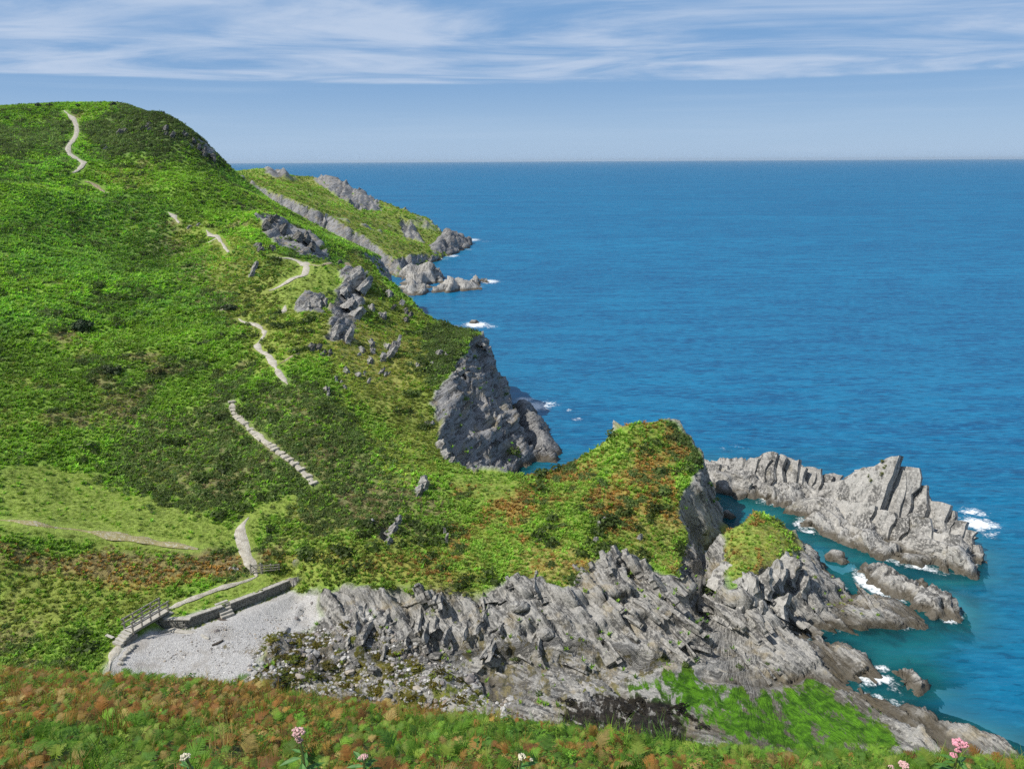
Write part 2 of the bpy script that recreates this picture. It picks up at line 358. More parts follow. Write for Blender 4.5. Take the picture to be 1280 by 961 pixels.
WALL_A = [tuple(atz(*q, 5.35)[:2]) for q in ((206,771),(229,771),(271,757))]
WALL_B = [tuple(atz(*q, 5.35)[:2]) for q in ((287,751),(320,739),(362,722))]
WALL = WALL_A+WALL_B
MOUNDS = [(*at(250, 232, 240)[:2], 13, 2.6), (*at(296, 250, 236)[:2], 8, 1.6), (*at(272, 262, 262)[:2], 12, -3.0), (*at(60, 240, 205)[:2], 14, 2.0), (*at(130, 300, 186)[:2], 12, -2.0), (*at(60, 420, 126)[:2], 9, -1.2), (*at(220, 430, 132)[:2], 9, 1.3)]
GULLY = [(24.5,95),(23.6,88),(22.5,82),(21.0,77)]
def terrain(x, y):
    """height of the land, and distance in from the waterline"""
    h = land(x, y)
    w = 1.6*fbm(x*0.11, y*0.11, oct=4, seed=5)*np.clip(y/110, 0.45, 2.2)
    sd, kk = poly_sd(x, y, COAST_P, COAST_K); sd = sd.reshape(x.shape)+w*0.55; kk = kk.reshape(x.shape)
    relief = 0.9*fbm(x*0.05, y*0.05, oct=3, seed=31)*np.clip((y-90)/60, 0.5, 1.6)+0.32*fbm(x*0.22, y*0.22, oct=3, seed=41)
    for cx, cy, cr, ca in MOUNDS: relief = relief+ca*np.exp(-((x-cx)**2+((y-cy)*0.8)**2)/cr**2)
    near_beach = sstep(np.hypot((x+29)/16, (y-73)/11), 0.8, 1.3)
    relief = relief*(1-0.75*sstep(y, 245, 268))
    h = h+relief*sstep(h, 3.0, 9.0)*(0.4+0.6*near_beach)
    up = np.where(sd > 0, sd*kk+0.15, sd*0.55)
    h = smin(h, up, 0.8)
    g = line_d(x, y, GULLY); h = h-np.exp(-(g/1.5)**2)*np.clip(h-1.2, 0, 9)*0.85
    wd = line_d(x, y, WALL); x0, x1 = WALL[0][0], WALL[-1][0]
    wy = np.interp(x, [p[0] for p in WALL], [p[1] for p in WALL]); land_side = y > wy
    blend = np.exp(-(np.clip(wd-0.8, 0, 9)/1.3)**2)*sstep(x, x0-1.5, x0)*sstep(x, x1+1.5, x1)
    h = h*(1-blend)+blend*np.where(land_side, 5.22, 4.12)
    return np.maximum(h, -5.0), sd

def axis(*segs):
    a = []
    for lo, hi, st in segs: a.append(np.arange(lo, hi, st))
    return np.concatenate(a)
XS = axis((-330,-125,1.4),(-125,-46,0.55),(-46,-22,0.3),(-22,46,0.2),(46,60,0.4),(60,72,0.8))
YS = axis((48,57,0.5),(57,84,0.2),(84,114,0.28),(114,200,0.5),(200,330,0.85),(330,660,1.7))
GX, GY = np.meshgrid(XS, YS)
GZ, SD = terrain(GX, GY)

def height(x, y):                                   # bilinear look-up on the grid
    x, y = np.asarray(x, float), np.asarray(y, float)
    i = np.clip(np.searchsorted(XS, x)-1, 0, len(XS)-2); j = np.clip(np.searchsorted(YS, y)-1, 0, len(YS)-2)
    u = np.clip((x-XS[i])/(XS[i+1]-XS[i]), 0, 1); v = np.clip((y-YS[j])/(YS[j+1]-YS[j]), 0, 1)
    return (GZ[j, i]*(1-u)+GZ[j, i+1]*u)*(1-v)+(GZ[j+1, i]*(1-u)+GZ[j+1, i+1]*u)*v
_tt = np.concatenate([np.arange(56, 130, 0.2), np.arange(130, 330, 0.5), np.arange(330, 640, 1.5)])
def ground(px, py):                                 # where on the land a sight line first lands
    d = ray(px, py); d = d/d[1]; p = EYE+d*_tt[:, None]
    hit = np.nonzero(p[:, 2] <= np.maximum(height(p[:, 0], p[:, 1]), 0.0))[0]
    return p[hit[0]] if len(hit) else p[-1]
def gpoly(pts): return [tuple(ground(*q)[:2]) for q in pts]

# ------------------------------------------------------------------ what covers the land
def soft(poly, w, seed, amp=1.0, fr=0.25):          # 0..1 inside a patch, with an uneven rim
    sd = poly_sd(GX, GY, poly).reshape(GX.shape)
    return sstep(sd+amp*fbm(GX*fr, GY*fr, oct=3, seed=seed), -w, w)
gy_, gx_ = np.gradient(GZ, YS, XS); SLOPE = np.hypot(gx_, gy_)
BEACH_P = gpoly([(122,846),(158,806),(200,786),(262,771),(330,748),(362,738),(398,742),(402,770),(350,800),(318,835),(330,868),(200,880)])
beach = soft(BEACH_P, 0.35, 3, 0.25, 0.8)
ROCK_P = gpoly([(385,742),(480,733),(530,737),(600,742),(628,724),(680,722),(700,738),(735,704),(765,684),(795,690),(830,716),(850,722),(853,690)]) + [(24,93),(25.5,94)] + \
    gpoly([(902,668),(906,700),(916,732),(935,728),(965,706),(992,690)]) + [(40,97),(60,90),(60,49),(-22,49)] + gpoly([(330,866),(318,835),(350,800)])
rockp = soft(ROCK_P, 0.3, 7, 0.5, 0.5)
steep = sstep(SLOPE+0.22*fbm(GX*0.3, GY*0.3, oct=3, seed=9), 1.0, 1.25)
low = sstep(GZ, 3.4, 1.6)*sstep(GX, -30, -22)
far = GY > 300
steep = steep*(1-(GX < -44)*(GY < 105))
steep = np.where(far, sstep(SLOPE+0.3*fbm(GX*0.07, GY*0.07, oct=3, seed=9), 0.62, 0.85), steep)
# bare faces on the hill and on the headland
FACES = [gpoly([(318,268),(350,272),(400,300),(418,327),(380,322),(340,305)]), gpoly([(428,336),(458,340),(455,390),(440,425),(412,425),(415,380)]),
         gpoly([(372,372),(405,365),(405,392),(370,393)]), gpoly([(585,432),(560,470),(537,505),(552,535),(572,570),(592,590)])+[(6,128),(4,150)],
         gpoly([(476,650),(494,645),(490,668),(478,680)]),
         gpoly([(392,224),(430,222),(462,240),(478,263),(448,262),(420,246)]), gpoly([(500,272),(520,286),(530,305),(505,296)]), gpoly([(330,216),(345,212),(360,222),(345,224)])]
face = np.zeros_like(GZ)
for i, f in enumerate(FACES): face = np.maximum(face, soft(f, 0.5, 70+i, 0.8, 0.35))
rock = np.clip(np.maximum.reduce([rockp, steep, low, face]), 0, 1)
KNOB_P = gpoly([(903,660),(920,648),(950,647),(978,668),(984,684),(962,706),(935,722),(915,732),(906,705)])
knob = soft(KNOB_P, 0.3, 21, 0.3, 0.6)
PROM_P = gpoly([(560,600),(640,607),(700,584),(745,556),(790,531)])+[(22,111),(26,108)]+gpoly([(849,600),(852,690),(848,716),(830,716),(795,690),(765,684),(735,704),(700,738),(680,722),(628,724),(560,728)])
prom = soft(PROM_P, 0.4, 23, 0.4, 0.5)
rock = rock*(1-knob); rock = rock*(1-prom*(SLOPE < 1.5)*0.97)
rock = rock*(1-beach)
cliff = np.clip(sstep(GY, 98, 104)*sstep(GX, 14, 9)+sstep(GY, 115, 122), 0, 1)

G_ = dict(bracken=(0.148, 0.242, 0.036), deep=(0.092, 0.175, 0.034), scrub=(0.090, 0.125, 0.042), heather=(0.165, 0.135, 0.075), turf=(0.168, 0.222, 0.043), dry=(0.29, 0.245, 0.09), rust=(0.225, 0.135, 0.042), olive=(0.17, 0.20, 0.042))
G_ = {k: np.array(v)*1.55 for k, v in G_.items()}
n1 = fbm(GX*0.045, GY*0.045, oct=4, seed=51); n2 = fbm(GX*0.16, GY*0.16, oct=4, seed=52); n3 = fbm(GX*0.5, GY*0.5, oct=3, seed=53)
W = {k: np.zeros_like(GZ) for k in G_}
W['bracken'] += 1.0
def paint(kind, m):
    for k in W: W[k] *= (1-m)
    W[kind] += m
paint('deep', 0.7*sstep(n1+0.4*n2, 0.0, 0.7)); paint('scrub', 0.7*sstep(n2+0.3*n3, 0.4, 0.85)); paint('olive', 0.75*sstep(-n1+0.5*n2, 0.15, 0.8)); paint('heather', 0.5*sstep(n2-n1*0.5, 0.65, 1.1))
def zone(kind, pts, s=1.0, w=1.5, amp=2.0, seed=1, fr=0.12, ext=()): paint(kind, s*soft(gpoly(pts)+list(ext), w, 100+seed, amp, fr))
zone('scrub', [(95,160),(150,140),(200,137),(250,172),(288,212),(250,214),(195,198),(120,188)], 0.85, 3, 4, 1)
zone('scrub', [(0,160),(85,150),(82,178),(40,192),(0,197)], 0.85, 2, 3, 2)
zone('deep', [(0,262),(120,235),(215,260),(228,320),(170,360),(60,350),(0,330)], 0.7, 4, 5, 3)
zone('bracken', [(190,200),(250,196),(300,240),(310,275),(240,280),(190,250)], 0.8, 3, 3, 4)
zone('heather', [(195,285),(250,300),(330,360),(310,410),(250,390),(215,340)], 0.42, 3, 4, 5)
zone('olive', [(270,300),(340,310),(420,400),(430,440),(350,460),(280,390)], 0.75, 2, 3, 6)
zone('turf', [(345,335),(388,325),(432,333),(425,372),(385,392),(350,378)], 0.85, 1.2, 1.2, 7)
zone('scrub', [(170,520),(285,498),(385,610),(300,652),(215,632),(120,585)], 0.5, 2, 3, 8)
zone('heather', [(120,520),(280,490),(370,590),(300,640),(200,600)], 0.38, 2, 3, 9)
zone('scrub', [(300,500),(380,470),(500,540),(520,600),(470,665),(390,650),(360,580)], 0.55, 2, 2, 10)
zone('heather', [(310,500),(380,480),(440,560),(500,600),(470,660),(400,620)], 0.42, 2, 2, 11)
zone('olive', [(440,460),(520,480),(545,520),(560,600),(500,600),(430,500)], 0.8, 2, 2, 12)
zone('bracken', [(440,505),(490,490),(520,530),(470,550)], 0.8, 1.2, 1, 13)
zone('scrub', [(545,415),(600,414),(615,430),(570,465),(540,500),(520,470),(510,430)], 0.8, 1.2, 1.5, 14)
zone('turf', [(0,588),(60,585),(150,607),(250,640),(310,660),(300,690),(240,694),(130,682),(0,672)], 0.95, 1.0, 0.8, 15)
zone('turf', [(300,640),(360,618),(380,612),(370,632),(325,650),(318,700),(300,700)], 0.95, 0.6, 0.4, 16)
zone('rust', [(0,676),(130,692),(298,696),(302,716),(200,736),(110,726),(0,716)], 0.6, 1.0, 0.8, 17)
zone('heather', [(0,680),(130,694),(298,700),(300,712),(200,725),(110,716),(0,700)], 0.5, 1.0, 0.8, 18)
zone('olive', [(0,720),(200,738),(205,760),(150,780),(0,800)], 0.55, 1, 1.5, 19)
zone('turf', [(200,768),(320,715),(370,722),(358,738),(270,762),(210,780)], 0.95, 0.4, 0.2, 20)
zone('turf', [(118,840),(140,800),(160,790),(165,806),(150,845)], 0.9, 0.4, 0.2, 21)
zone('rust', [(330,690),(400,688),(440,694),(440,704),(335,704)], 0.75, 0.5, 0.4, 22)
zone('olive', [(395,392),(500,400),(545,430),(545,500),(520,560),(470,520),(420,470)], 0.8, 2, 2, 31)
zone('dry', [(410,420),(500,410),(540,440),(530,500),(470,500)], 0.3, 2, 3, 32)
zone('olive', [(430,310),(470,335),(540,412),(500,412),(455,372)], 0.7, 2, 2, 33)
zone('heather', [(440,600),(540,600),(560,680),(470,692),(410,660)], 0.45, 1.5, 2, 34)
zone('olive', [(320,694),(560,680),(640,720),(560,734),(330,734)], 0.7, 1, 1, 35)
zone('rust', [(400,700),(560,690),(620,724),(480,728)], 0.35, 1, 1.5, 36)
zone('heather', [(520,615),(592,620),(580,652),(520,650)], 0.6, 0.8, 0.8, 37)
paint('olive', prom*0.65); paint('rust', prom*0.72*sstep(n2+0.5*n3, -0.35, 0.4)); paint('bracken', prom*0.55*sstep(-n2+0.4*n3, 0.15, 0.7)); paint('scrub', prom*0.6*sstep(n3+n2*0.5, 0.55, 0.95))
zone('turf', [(560,585),(600,588),(645,606),(640,628),(590,625),(560,605)], 0.8, 0.8, 0.6, 23)
zone('dry', [(640,690),(700,680),(735,700),(700,735),(640,722)], 0.5, 0.8, 0.8, 24)
zone('dry', [(795,640),(850,650),(850,715),(800,690)], 0.4, 0.8, 0.8, 25)
paint('turf', knob*0.8); paint('rust', knob*0.4*sstep(n3, 0.1, 0.6)); paint('dry', knob*0.3*sstep(-n3, 0.2, 0.6))
fh = sstep(GY, 330, 380); paint('olive', fh*0.8); paint('dry', fh*0.25*sstep(n2, 0.0, 0.5)); paint('bracken', fh*0.4*sstep(-n1, 0.0, 0.5))
VCOL = sum(W[k][..., None]*G_[k] for k in W)

# weed and algae on the shore rocks
weed = np.zeros_like(GZ); wcol = np.zeros(GZ.shape+(3,))+np.array((0.10, 0.095, 0.02))
def weeds(pts, s, c, w=0.8, seed=0, amp=1.2):
    global weed, wcol
    m = soft(gpoly(pts), w, 200+seed, amp, 0.3); wcol = wcol*(1-m[..., None])+np.array(c)*m[..., None]; weed = np.maximum(weed*(1-m), m*s)
weeds([(300,855),(330,800),(400,782),(470,800),(560,840),(600,880),(560,900),(400,880)], 0.5, (0.15, 0.14, 0.03), 1.4, 1, 2.0)
weeds([(410,785),(460,790),(470,820),(420,830)], 0.6, (0.19, 0.22, 0.03), 0.6, 2)
weeds([(520,850),(640,860),(660,905),(560,900)], 0.5, (0.20, 0.23, 0.05), 0.6, 3)
weeds([(770,815),(830,820),(780,860),(720,890),(690,880)], 0.6, (0.19, 0.21, 0.06), 0.5, 4)
weeds([(780,850),(860,842),(960,850),(1010,846),(1075,880),(1150,925),(1140,945),(960,940),(860,910),(800,890)], 0.70, (0.075, 0.20, 0.010), 1.8, 5, 1.6)
weeds([(700,890),(760,870),(840,880),(880,915),(900,950),(720,930)], 0.72, (0.030, 0.026, 0.022), 0.8, 6, 1.4)
weeds([(700,795),(735,795),(730,812),(705,812)], 0.7, (0.20, 0.24, 0.05), 0.4, 7, 0.3)

weeds([(262,800),(300,806),(350,812),(420,800),(430,815),(340,835),(290,822)], 0.55, (0.20, 0.175, 0.135), 0.5, 8, 0.5)
weeds([(212,786),(272,768),(360,733),(364,740),(285,772),(225,793)], 0.52, (0.15, 0.18, 0.05), 0.3, 9, 0.25)
weeds([(560,800),(640,790),(740,810),(850,838),(760,850),(690,880),(600,862)], 0.42, (0.17, 0.15, 0.085), 1.0, 10, 1.2)
# bedded rock: the beds stand out by different amounts, broken into blocks along their length
def strata(P, n, scales, seed):
    n = np.array(n)/np.linalg.norm(n); a = np.cross(n, (0, 0, 1.0)); a /= np.linalg.norm(a); b = np.cross(a, n)
    x, y, z = P
    wob = 2.6*fbm(x*0.07, y*0.07, z*0.07, oct=3, seed=seed)
    s = x*n[0]+y*n[1]+z*n[2]+wob; t = x*a[0]+y*a[1]+z*a[2]; u = x*b[0]+y*b[1]+z*b[2]
    d = np.zeros_like(x)
    for i, (T, A, Lb) in enumerate(scales):
        k = np.floor(s/T); f = s/T-k; ki = k.astype(np.int64)
        bl = np.floor(t/Lb+hash1(ki, seed+i*7)*3).astype(np.int64)
        d += A*(_h(ki, bl, np.zeros_like(ki), seed+i*13)-0.5)*2+A*0.9*(f-0.5)
    return d
algae = soft(gpoly([(780,850),(860,842),(960,850),(1010,846),(1075,880),(1150,925),(1140,945),(960,940),(860,910),(800,890)]), 0.8, 205, 0.8, 0.3)
RZ = GZ.copy(); RX = GX.copy(); RY = GY.copy()
def displace(mask, n, scales, seed, hump=0.0):
    global RX, RY, RZ
    m = mask > 0.02
    nx, ny, nz = -gx_[m], -gy_[m], np.ones(m.sum()); ln = np.sqrt(nx**2+ny**2+1); nx, ny, nz = nx/ln, ny/ln, nz/ln
    nz = nz*0.6+0.4; d = strata((GX[m], GY[m], GZ[m]), n, scales, seed)*mask[m]
    d = d+hump*mask[m]*(np.abs(fbm(GX[m]*0.17, GY[m]*0.17, GZ[m]*0.17, oct=3, seed=seed+5))*1.6-0.75)
    d = d*np.clip((GZ[m]+2.0)/2.5, 0.15, 1)
    RX[m] += nx*d; RY[m] += ny*d; RZ[m] += nz*d
near = (GY < 119) & (GX > -28)
shelf = np.where(near, sstep(GZ+0.5*fbm(GX*.15, GY*.15, oct=2, seed=78), 3.5, 2.7), 0)*sstep(GX, 26, 20)
tn = 0.7*fbm(GX*0.12, GY*0.12, oct=3, seed=77); tq = 1.45; tk = np.floor((GZ+tn)/tq); tf = (GZ+tn)/tq-tk
TZ = (tk+sstep(tf, 0.62, 0.95))*tq-tn; tm = np.where(near & (cliff < 0.5), rockp, 0)*sstep(GZ, 0.9, 1.8)*0.8*(1-knob)*(1-algae)
GZ0 = GZ.copy(); GZ = GZ*(1-tm)+TZ*tm; gy_, gx_ = np.gradient(GZ, YS, XS); RZ = GZ.copy()
displace(np.where(near & (cliff < 0.5), rock, 0)*(1-0.9*algae)*shelf, N_SHELF, [(3.4, 0.34, 14.0), (1.3, 0.24, 8.0), (0.6, 0.12, 4.0)], 304, 0.35)
displace(np.where(near & (cliff < 0.5), rock, 0)*(1-0.9*algae)*(1-shelf), N_PLAT, [(4.6, 0.55, 11.0), (1.7, 0.34, 6.5), (0.7, 0.17, 2.6), (0.36, 0.06, 1.6)], 301, 0.7)
displace(np.where((cliff >= 0.5) & (GY < 330), rock, 0), N_CLIFF, [(3.2, 0.5, 9.0), (1.2, 0.3, 4.0), (0.6, 0.15, 2.0)], 302, 0.9)
displace(np.where(far, rock, 0), (-0.8, -0.3, 0.5), [(9.0, 1.6, 22.0), (3.6, 0.9, 9.0)], 303)
LZ = RZ                                             # finished heights

# ------------------------------------------------------------------ the land as meshes
JN, IN_ = GZ.shape
vid = np.arange(JN*IN_).reshape(JN, IN_)
Q = np.stack([vid[:-1, :-1], vid[:-1, 1:], vid[1:, 1:], vid[1:, :-1]], -1).reshape(-1, 4)
VV = np.stack([RX, RY, RZ], -1).reshape(-1, 3)
cen = lambda A: 0.25*(A[:-1, :-1]+A[:-1, 1:]+A[1:, 1:]+A[1:, :-1]).ravel()
fz, fb, fp, fk, fr_, fy, fx = cen(GZ), cen(beach), cen(prom), cen(knob), cen(rockp), cen(GY), cen(GX)
keep = fz > -3.5
which = np.zeros(len(Q), int)                       # 0 hillside
which[fy > 318] = 4
which[(fr_ > 0.5) | ((fx > 22) & (fy < 119))] = 2
which[fp > 0.5] = 3; which[fk > 0.5] = 5; which[fb > 0.5] = 1
fsl = cen(SLOPE)
ATT = {'col': VCOL.reshape(-1, 3), 'rock': rock.ravel(), 'beach': beach.ravel(), 'weed': weed.ravel(), 'wcol': wcol.reshape(-1, 3), 'cliff': cliff.ravel(), 'shelf': shelf.ravel()}
for wi, nm in ((0, 'hillside'), (1, 'beach'), (2, 'rock_platform'), (3, 'promontory'), (4, 'far_headland'), (5, 'grassy_knoll')):
    q = Q[keep & (which == wi)]
    if not len(q): continue
    used, inv = np.unique(q, return_inverse=True)
    structure(mesh_obj(nm, VV[used], inv.reshape(-1, 4), M_LAND, smooth=True if wi in (1,) else False, attrs={k: v[used] for k, v in ATT.items()}))

def lz(x, y):                                       # finished height by look-up
    global GZ
    keepz = GZ; GZ = LZ; r = height(x, y); GZ = keepz; return r

# ------------------------------------------------------------------ the slope under the camera
BROW = np.array([(-0.70, -0.705, 14), (-0.55, -0.715, 13), (-0.35, -0.742, 11.5), (0.0, -0.80, 9.5), (0.3, -0.845, 8.5), (0.5, -0.862, 8.2), (0.75, -0.868, 8)])
def fore(x, y):
    y = np.asarray(y, float); a = np.clip(x/np.maximum(y, 1.0), -0.75, 0.75)
    m = np.interp(a, BROW[:, 0], BROW[:, 1]); yb = np.interp(a, BROW[:, 0], BROW[:, 2])
    zb = 50+m*yb-0.12
    z0 = 48.35
    t = np.clip(y/yb, -2, 1); s0 = (zb-z0)/yb
    z_in = z0+(zb-z0)*t-0.22*(t*(t-1))*s0*-1.2
    e = np.clip(y-yb, 0, None)
    z_out = zb+e*(m-0.04)-0.004*e*e*np.clip(1-e/30, 0, 1)
    z = np.where(y < yb, z_in, z_out)
    return z+0.10*fbm(x*0.6, y*0.6, oct=3, seed=61)
fxs, fys = np.arange(-60, 60.1, 0.5), np.concatenate([np.arange(-9, 20, 0.25), np.arange(20, 66, 0.6)])
FX, FY = np.meshgrid(fxs, fys); FZ = fore(FX, FY)
low_cut = 50+FY*np.interp(np.clip(FX/np.maximum(FY, 1), -.75, .75), BROW[:, 0], BROW[:, 1])
v2 = np.arange(FX.size).reshape(FX.shape); q2 = np.stack([v2[:-1, :-1], v2[:-1, 1:], v2[1:, 1:], v2[1:, :-1]], -1).reshape(-1, 4)
q2 = q2[cen(FZ) > -2.0]
fcol = np.zeros(FX.shape+(3,))+np.array((0.10, 0.12, 0.035)); zero = np.zeros(FX.size)
structure(mesh_obj('near_slope', np.stack([FX, FY, FZ], -1).reshape(-1, 3), q2, M_LAND, smooth=True,
    attrs={'col': fcol.reshape(-1, 3), 'rock': zero, 'beach': zero, 'weed': zero, 'wcol': fcol.reshape(-1, 3), 'cliff': zero, 'shelf': zero}))

# ------------------------------------------------------------------ the sea
def grow(lo, hi, st, g, end):
    a = list(np.arange(lo, hi, st)); s = st
    while a[-1] < end: s *= g; a.append(a[-1]+s)
    return np.array(a)
sxp = grow(-12, 72, 0.42, 1.05, 38000); sxn = -grow(12, 13, 0.42, 1.035, 38000)[::-1]
sx = np.concatenate([sxn[sxn < -12.2], sxp]); sy = np.concatenate([np.arange(30, 56, 1.0), grow(56, 170, 0.42, 1.018, 40000)])
SX, SY = np.meshgrid(sx, sy)
dist = np.hypot(SX, SY); fade = np.clip(1-dist/900, 0, 1)
sw = np.zeros_like(SX)
for i, (wl, am, an) in enumerate([(9.0, .075, 78), (6.1, .06, 99), (4.3, .05, 62), (3.1, .04, 110), (2.3, .03, 85), (1.7, .022, 50)]):
    a_ = R(an); ph = (SX*math.cos(a_)+SY*math.sin(a_))*2*math.pi/wl+3*fbm(SX*0.03, SY*0.03, oct=2, seed=80+i)
    sw += am*np.sin(ph)*(0.6+0.6*vnoise(SX*0.05, SY*0.05, seed=90+i))*np.clip(1-dist/(wl*60), 0, 1)
inside = (SX > XS[0]) & (SX < XS[-1]) & (SY > YS[0]) & (SY < YS[-1])
SB = np.where(inside, height(np.clip(SX, XS[0], XS[-1]), np.clip(SY, YS[0], YS[-1])), -5.0)
ssd = poly_sd(SX, SY, COAST_P).reshape(SX.shape)    # negative out at sea
off = np.clip(-ssd, 0, 400)
def zpoly(pts): return [tuple(atz(*q, 0.0)[:2]) for q in pts]
STACK_A = zpoly([(866,588),(872,604),(905,616),(940,628),(985,634),(1005,634)])+[(50,113),(47,121),(31,127)]
STACK_B = zpoly([(990,640),(1000,662),(1040,672),(1080,690),(1130,706),(1180,716),(1214,718)])+[(60.5,94.5),(60,103),(54,112),(46,115)]
ISLET = zpoly([(1066,712),(1080,732),(1120,752),(1165,772),(1196,776),(1198,764),(1160,738),(1110,714)])
SKERRY = zpoly([(1112,842),(1120,862),(1146,866),(1156,856),(1140,842)])
shoal = off.copy()
for pl in (STACK_A, STACK_B, ISLET, SKERRY): shoal = np.minimum(shoal, np.clip(-poly_sd(SX, SY, pl).reshape(SX.shape), 0, 400))
lag = sstep(poly_sd(SX, SY, zpoly([(862,590),(1000,640),(1210,725),(1210,780),(1170,860),(1060,860),(1000,790),(1010,690),(880,660)])).reshape(SX.shape), -5, 4)
teal = np.clip(0.9*np.exp(-shoal/2.6)+0.62*lag*np.exp(-shoal/12)+0.22*np.exp(-shoal/22), 0, 1)
teal = np.where(SY > 135, teal*0.35, teal)
foam = np.exp(-(shoal/1.0)**2)*(0.50+0.5*vnoise(SX*0.25, SY*0.25, seed=97))*(SY > 50)
for px, py, r, s in [(595,406,5.5,1.0),(570,408,3.5,0.6),(612,408,4,0.7),(555,412,3.5,0.9),(668,508,4.5,1.0),(682,505,4.5,0.7),(655,500,3,0.9),(712,512,1.6,0.6),(722,524,1.6,0.7),(730,536,1.5,0.45),(1222,655,3.6,1.0),(1216,640,2.8,0.8),(1234,668,2.8,0.6),(1245,650,2.4,0.45),(1210,690,1.8,0.6),(1212,706,1.4,0.6),
  (866,573,1.6,0.9),(868,592,1.6,0.8),(872,600,1.2,0.7),(1012,664,1.7,0.8),(1025,668,1.4,0.7),(1103,835,1.1,1.0),(1106,848,1.2,1.0),(1098,852,0.9,0.8),(1186,775,1.3,0.9),(1196,772,1.1,0.6),(905,560,2.0,0.5),(918,558,2.2,0.55),(930,562,2.0,0.45),(876,565,1.2,0.6),
  (590,300,9,0.8),(608,302,8,0.5),(585,312,6,0.6),(602,312,6,0.4),(566,320,6,0.8),(556,324,5,0.6),(612,352,6,0.9),(600,358,4,0.6),(555,345,5,0.4),(590,343,5,0.5),(1080,745,1.0,0.35),(1130,700,1.5,0.35),(1160,712,1.5,0.35),(1200,905,1.0,0.5),(1185,898,0.9,0.4)]:
    c = atz(px, py, 0.0); st = max(1.0, c[1]/90)
    q = ((SX-c[0])/r)**2+((SY-c[1])/(r*0.75*st**0.5))**2
    foam = np.maximum(foam, s*np.exp(-q))
sz = np.where(foam > 0.5, sw*0.6+0.08*foam, sw)*np.clip(shoal/2.5+0.25, 0, 1)
clear = 0.6*np.exp(-np.clip(shoal, 0, 99)/2.2)*(SY < 135)
def sea_mat():
    k = NT('sea'); p = k.pos(); teal = k.attr('teal', fac=True); fo = k.attr('foam', fac=True); clr = k.attr('clear', fac=True)
    big = k.noise(k.mapping(p, (0.004, 0.016, 1)), 1.0, 5, 0.6, 0.4); mid = k.noise(k.mapping(p, (0.05, 0.19, 1), (0, 0, 0.1)), 1.0, 6, 0.65, 0.3)
    nq = k.math('POWER', k.attr('near', fac=True), 0.22)
    rip = k.noise(k.mapping(p, (0.34, 1.15, 1), (0, 0, 0.12)), 1.0, 6, 0.62, 0.35)
    deep = k.mix(k.ramp(big, 0.3, 0.7), (0.003, 0.122, 0.258), (0.005, 0.168, 0.325))
    deep = k.mix(k.ramp(mid, 0.42, 0.60, 0.0, 0.65), deep, (0.001, 0.068, 0.185))
    deep = k.mix(k.math('MULTIPLY', k.ramp(rip, 0.50, 0.62, 0.0, 0.75), nq), deep, (0.012, 0.20, 0.37))  # bright ripple faces painted into the water colour, standing in for reflected sky
    deep = k.mix(k.math('MULTIPLY', k.ramp(rip, 0.46, 0.36, 0.0, 0.7), nq), deep, (0.001, 0.045, 0.125))  # dark sides of the ripples, likewise painted into the colour
    c = k.mix(teal, deep, k.mix(k.ramp(mid, 0.35, 0.65), (0.003, 0.075, 0.105), (0.009, 0.145, 0.165)))
    sub = k.noise(p, 0.16, 5, 0.62, 0.6); c = k.mix(k.math('MULTIPLY', k.ramp(sub, 0.5, 0.66), k.math('MULTIPLY', teal, 0.75)), c, (0.006, 0.045, 0.062))
    w1 = k.noise(k.mapping(p, (0.55, 1.7, 1), (0, 0, 0.15)), 1.0, 5, 0.6, 0.5); w2 = k.noise(k.mapping(p, (0.10, 0.34, 1), (0, 0, -0.1)), 1.0, 5, 0.6, 0.3)
    h = k.math('ADD', k.math('MULTIPLY', w1, 0.35), w2)
    nr = k.attr('near', fac=True)
    nb = k.bump(k.math('MULTIPLY', h, nr), 0.55, 0.6)
    fn = k.noise(p, 0.9, 8, 0.72, 0.8); fn2 = k.noise(p, 3.2, 5, 0.7, 0.4)
    fv = k.math('ADD', fo, k.math('MULTIPLY', k.math('SUBTRACT', k.math('ADD', k.math('MULTIPLY', fn, 0.65), k.math('MULTIPLY', fn2, 0.35)), 0.5), 2.4))
    fm = k.math('MULTIPLY', k.ramp(fv, 0.5, 0.95), k.ramp(fo, 0.06, 0.3))
    k.t.nodes.remove(k.b)
    body = k.n('ShaderNodeBsdfDiffuse'); k.set(body.inputs[0], k.mix(fm, c, (0.80, 0.83, 0.84))); k.set(body.inputs['Normal'], nb)
    gl = k.n('ShaderNodeBsdfGlossy'); gl.inputs['Roughness'].default_value = 0.22; k.set(gl.inputs['Normal'], nb)
    fr = k.n('ShaderNodeFresnel'); fr.inputs['IOR'].default_value = 1.33; k.set(fr.inputs['Normal'], nb)
    wet = k.n('ShaderNodeMixShader'); k.set(wet.inputs[0], k.math('MULTIPLY', k.math('MINIMUM', k.math('MULTIPLY', fr.outputs[0], 0.8), 0.15), k.math('SUBTRACT', 1.0, fm)))
    k.t.links.new(body.outputs[0], wet.inputs[1]); k.t.links.new(gl.outputs[0], wet.inputs[2])
    tr = k.n('ShaderNodeBsdfTransparent'); tr.inputs[0].default_value = (0.35, 0.75, 0.75, 1)
    ms = k.n('ShaderNodeMixShader'); k.set(ms.inputs[0], k.math('MULTIPLY', clr, k.math('SUBTRACT', 1.0, fm)))
    k.t.links.new(wet.outputs[0], ms.inputs[1]); k.t.links.new(tr.outputs[0], ms.inputs[2]); k.t.links.new(ms.outputs[0], k.out.inputs[0])
    return k.m
v3 = np.arange(SX.size).reshape(SX.shape); q3 = np.stack([v3[:-1, :-1], v3[:-1, 1:], v3[1:, 1:], v3[1:, :-1]], -1).reshape(-1, 4)
q3 = q3[~(cen(ssd) > 9)]
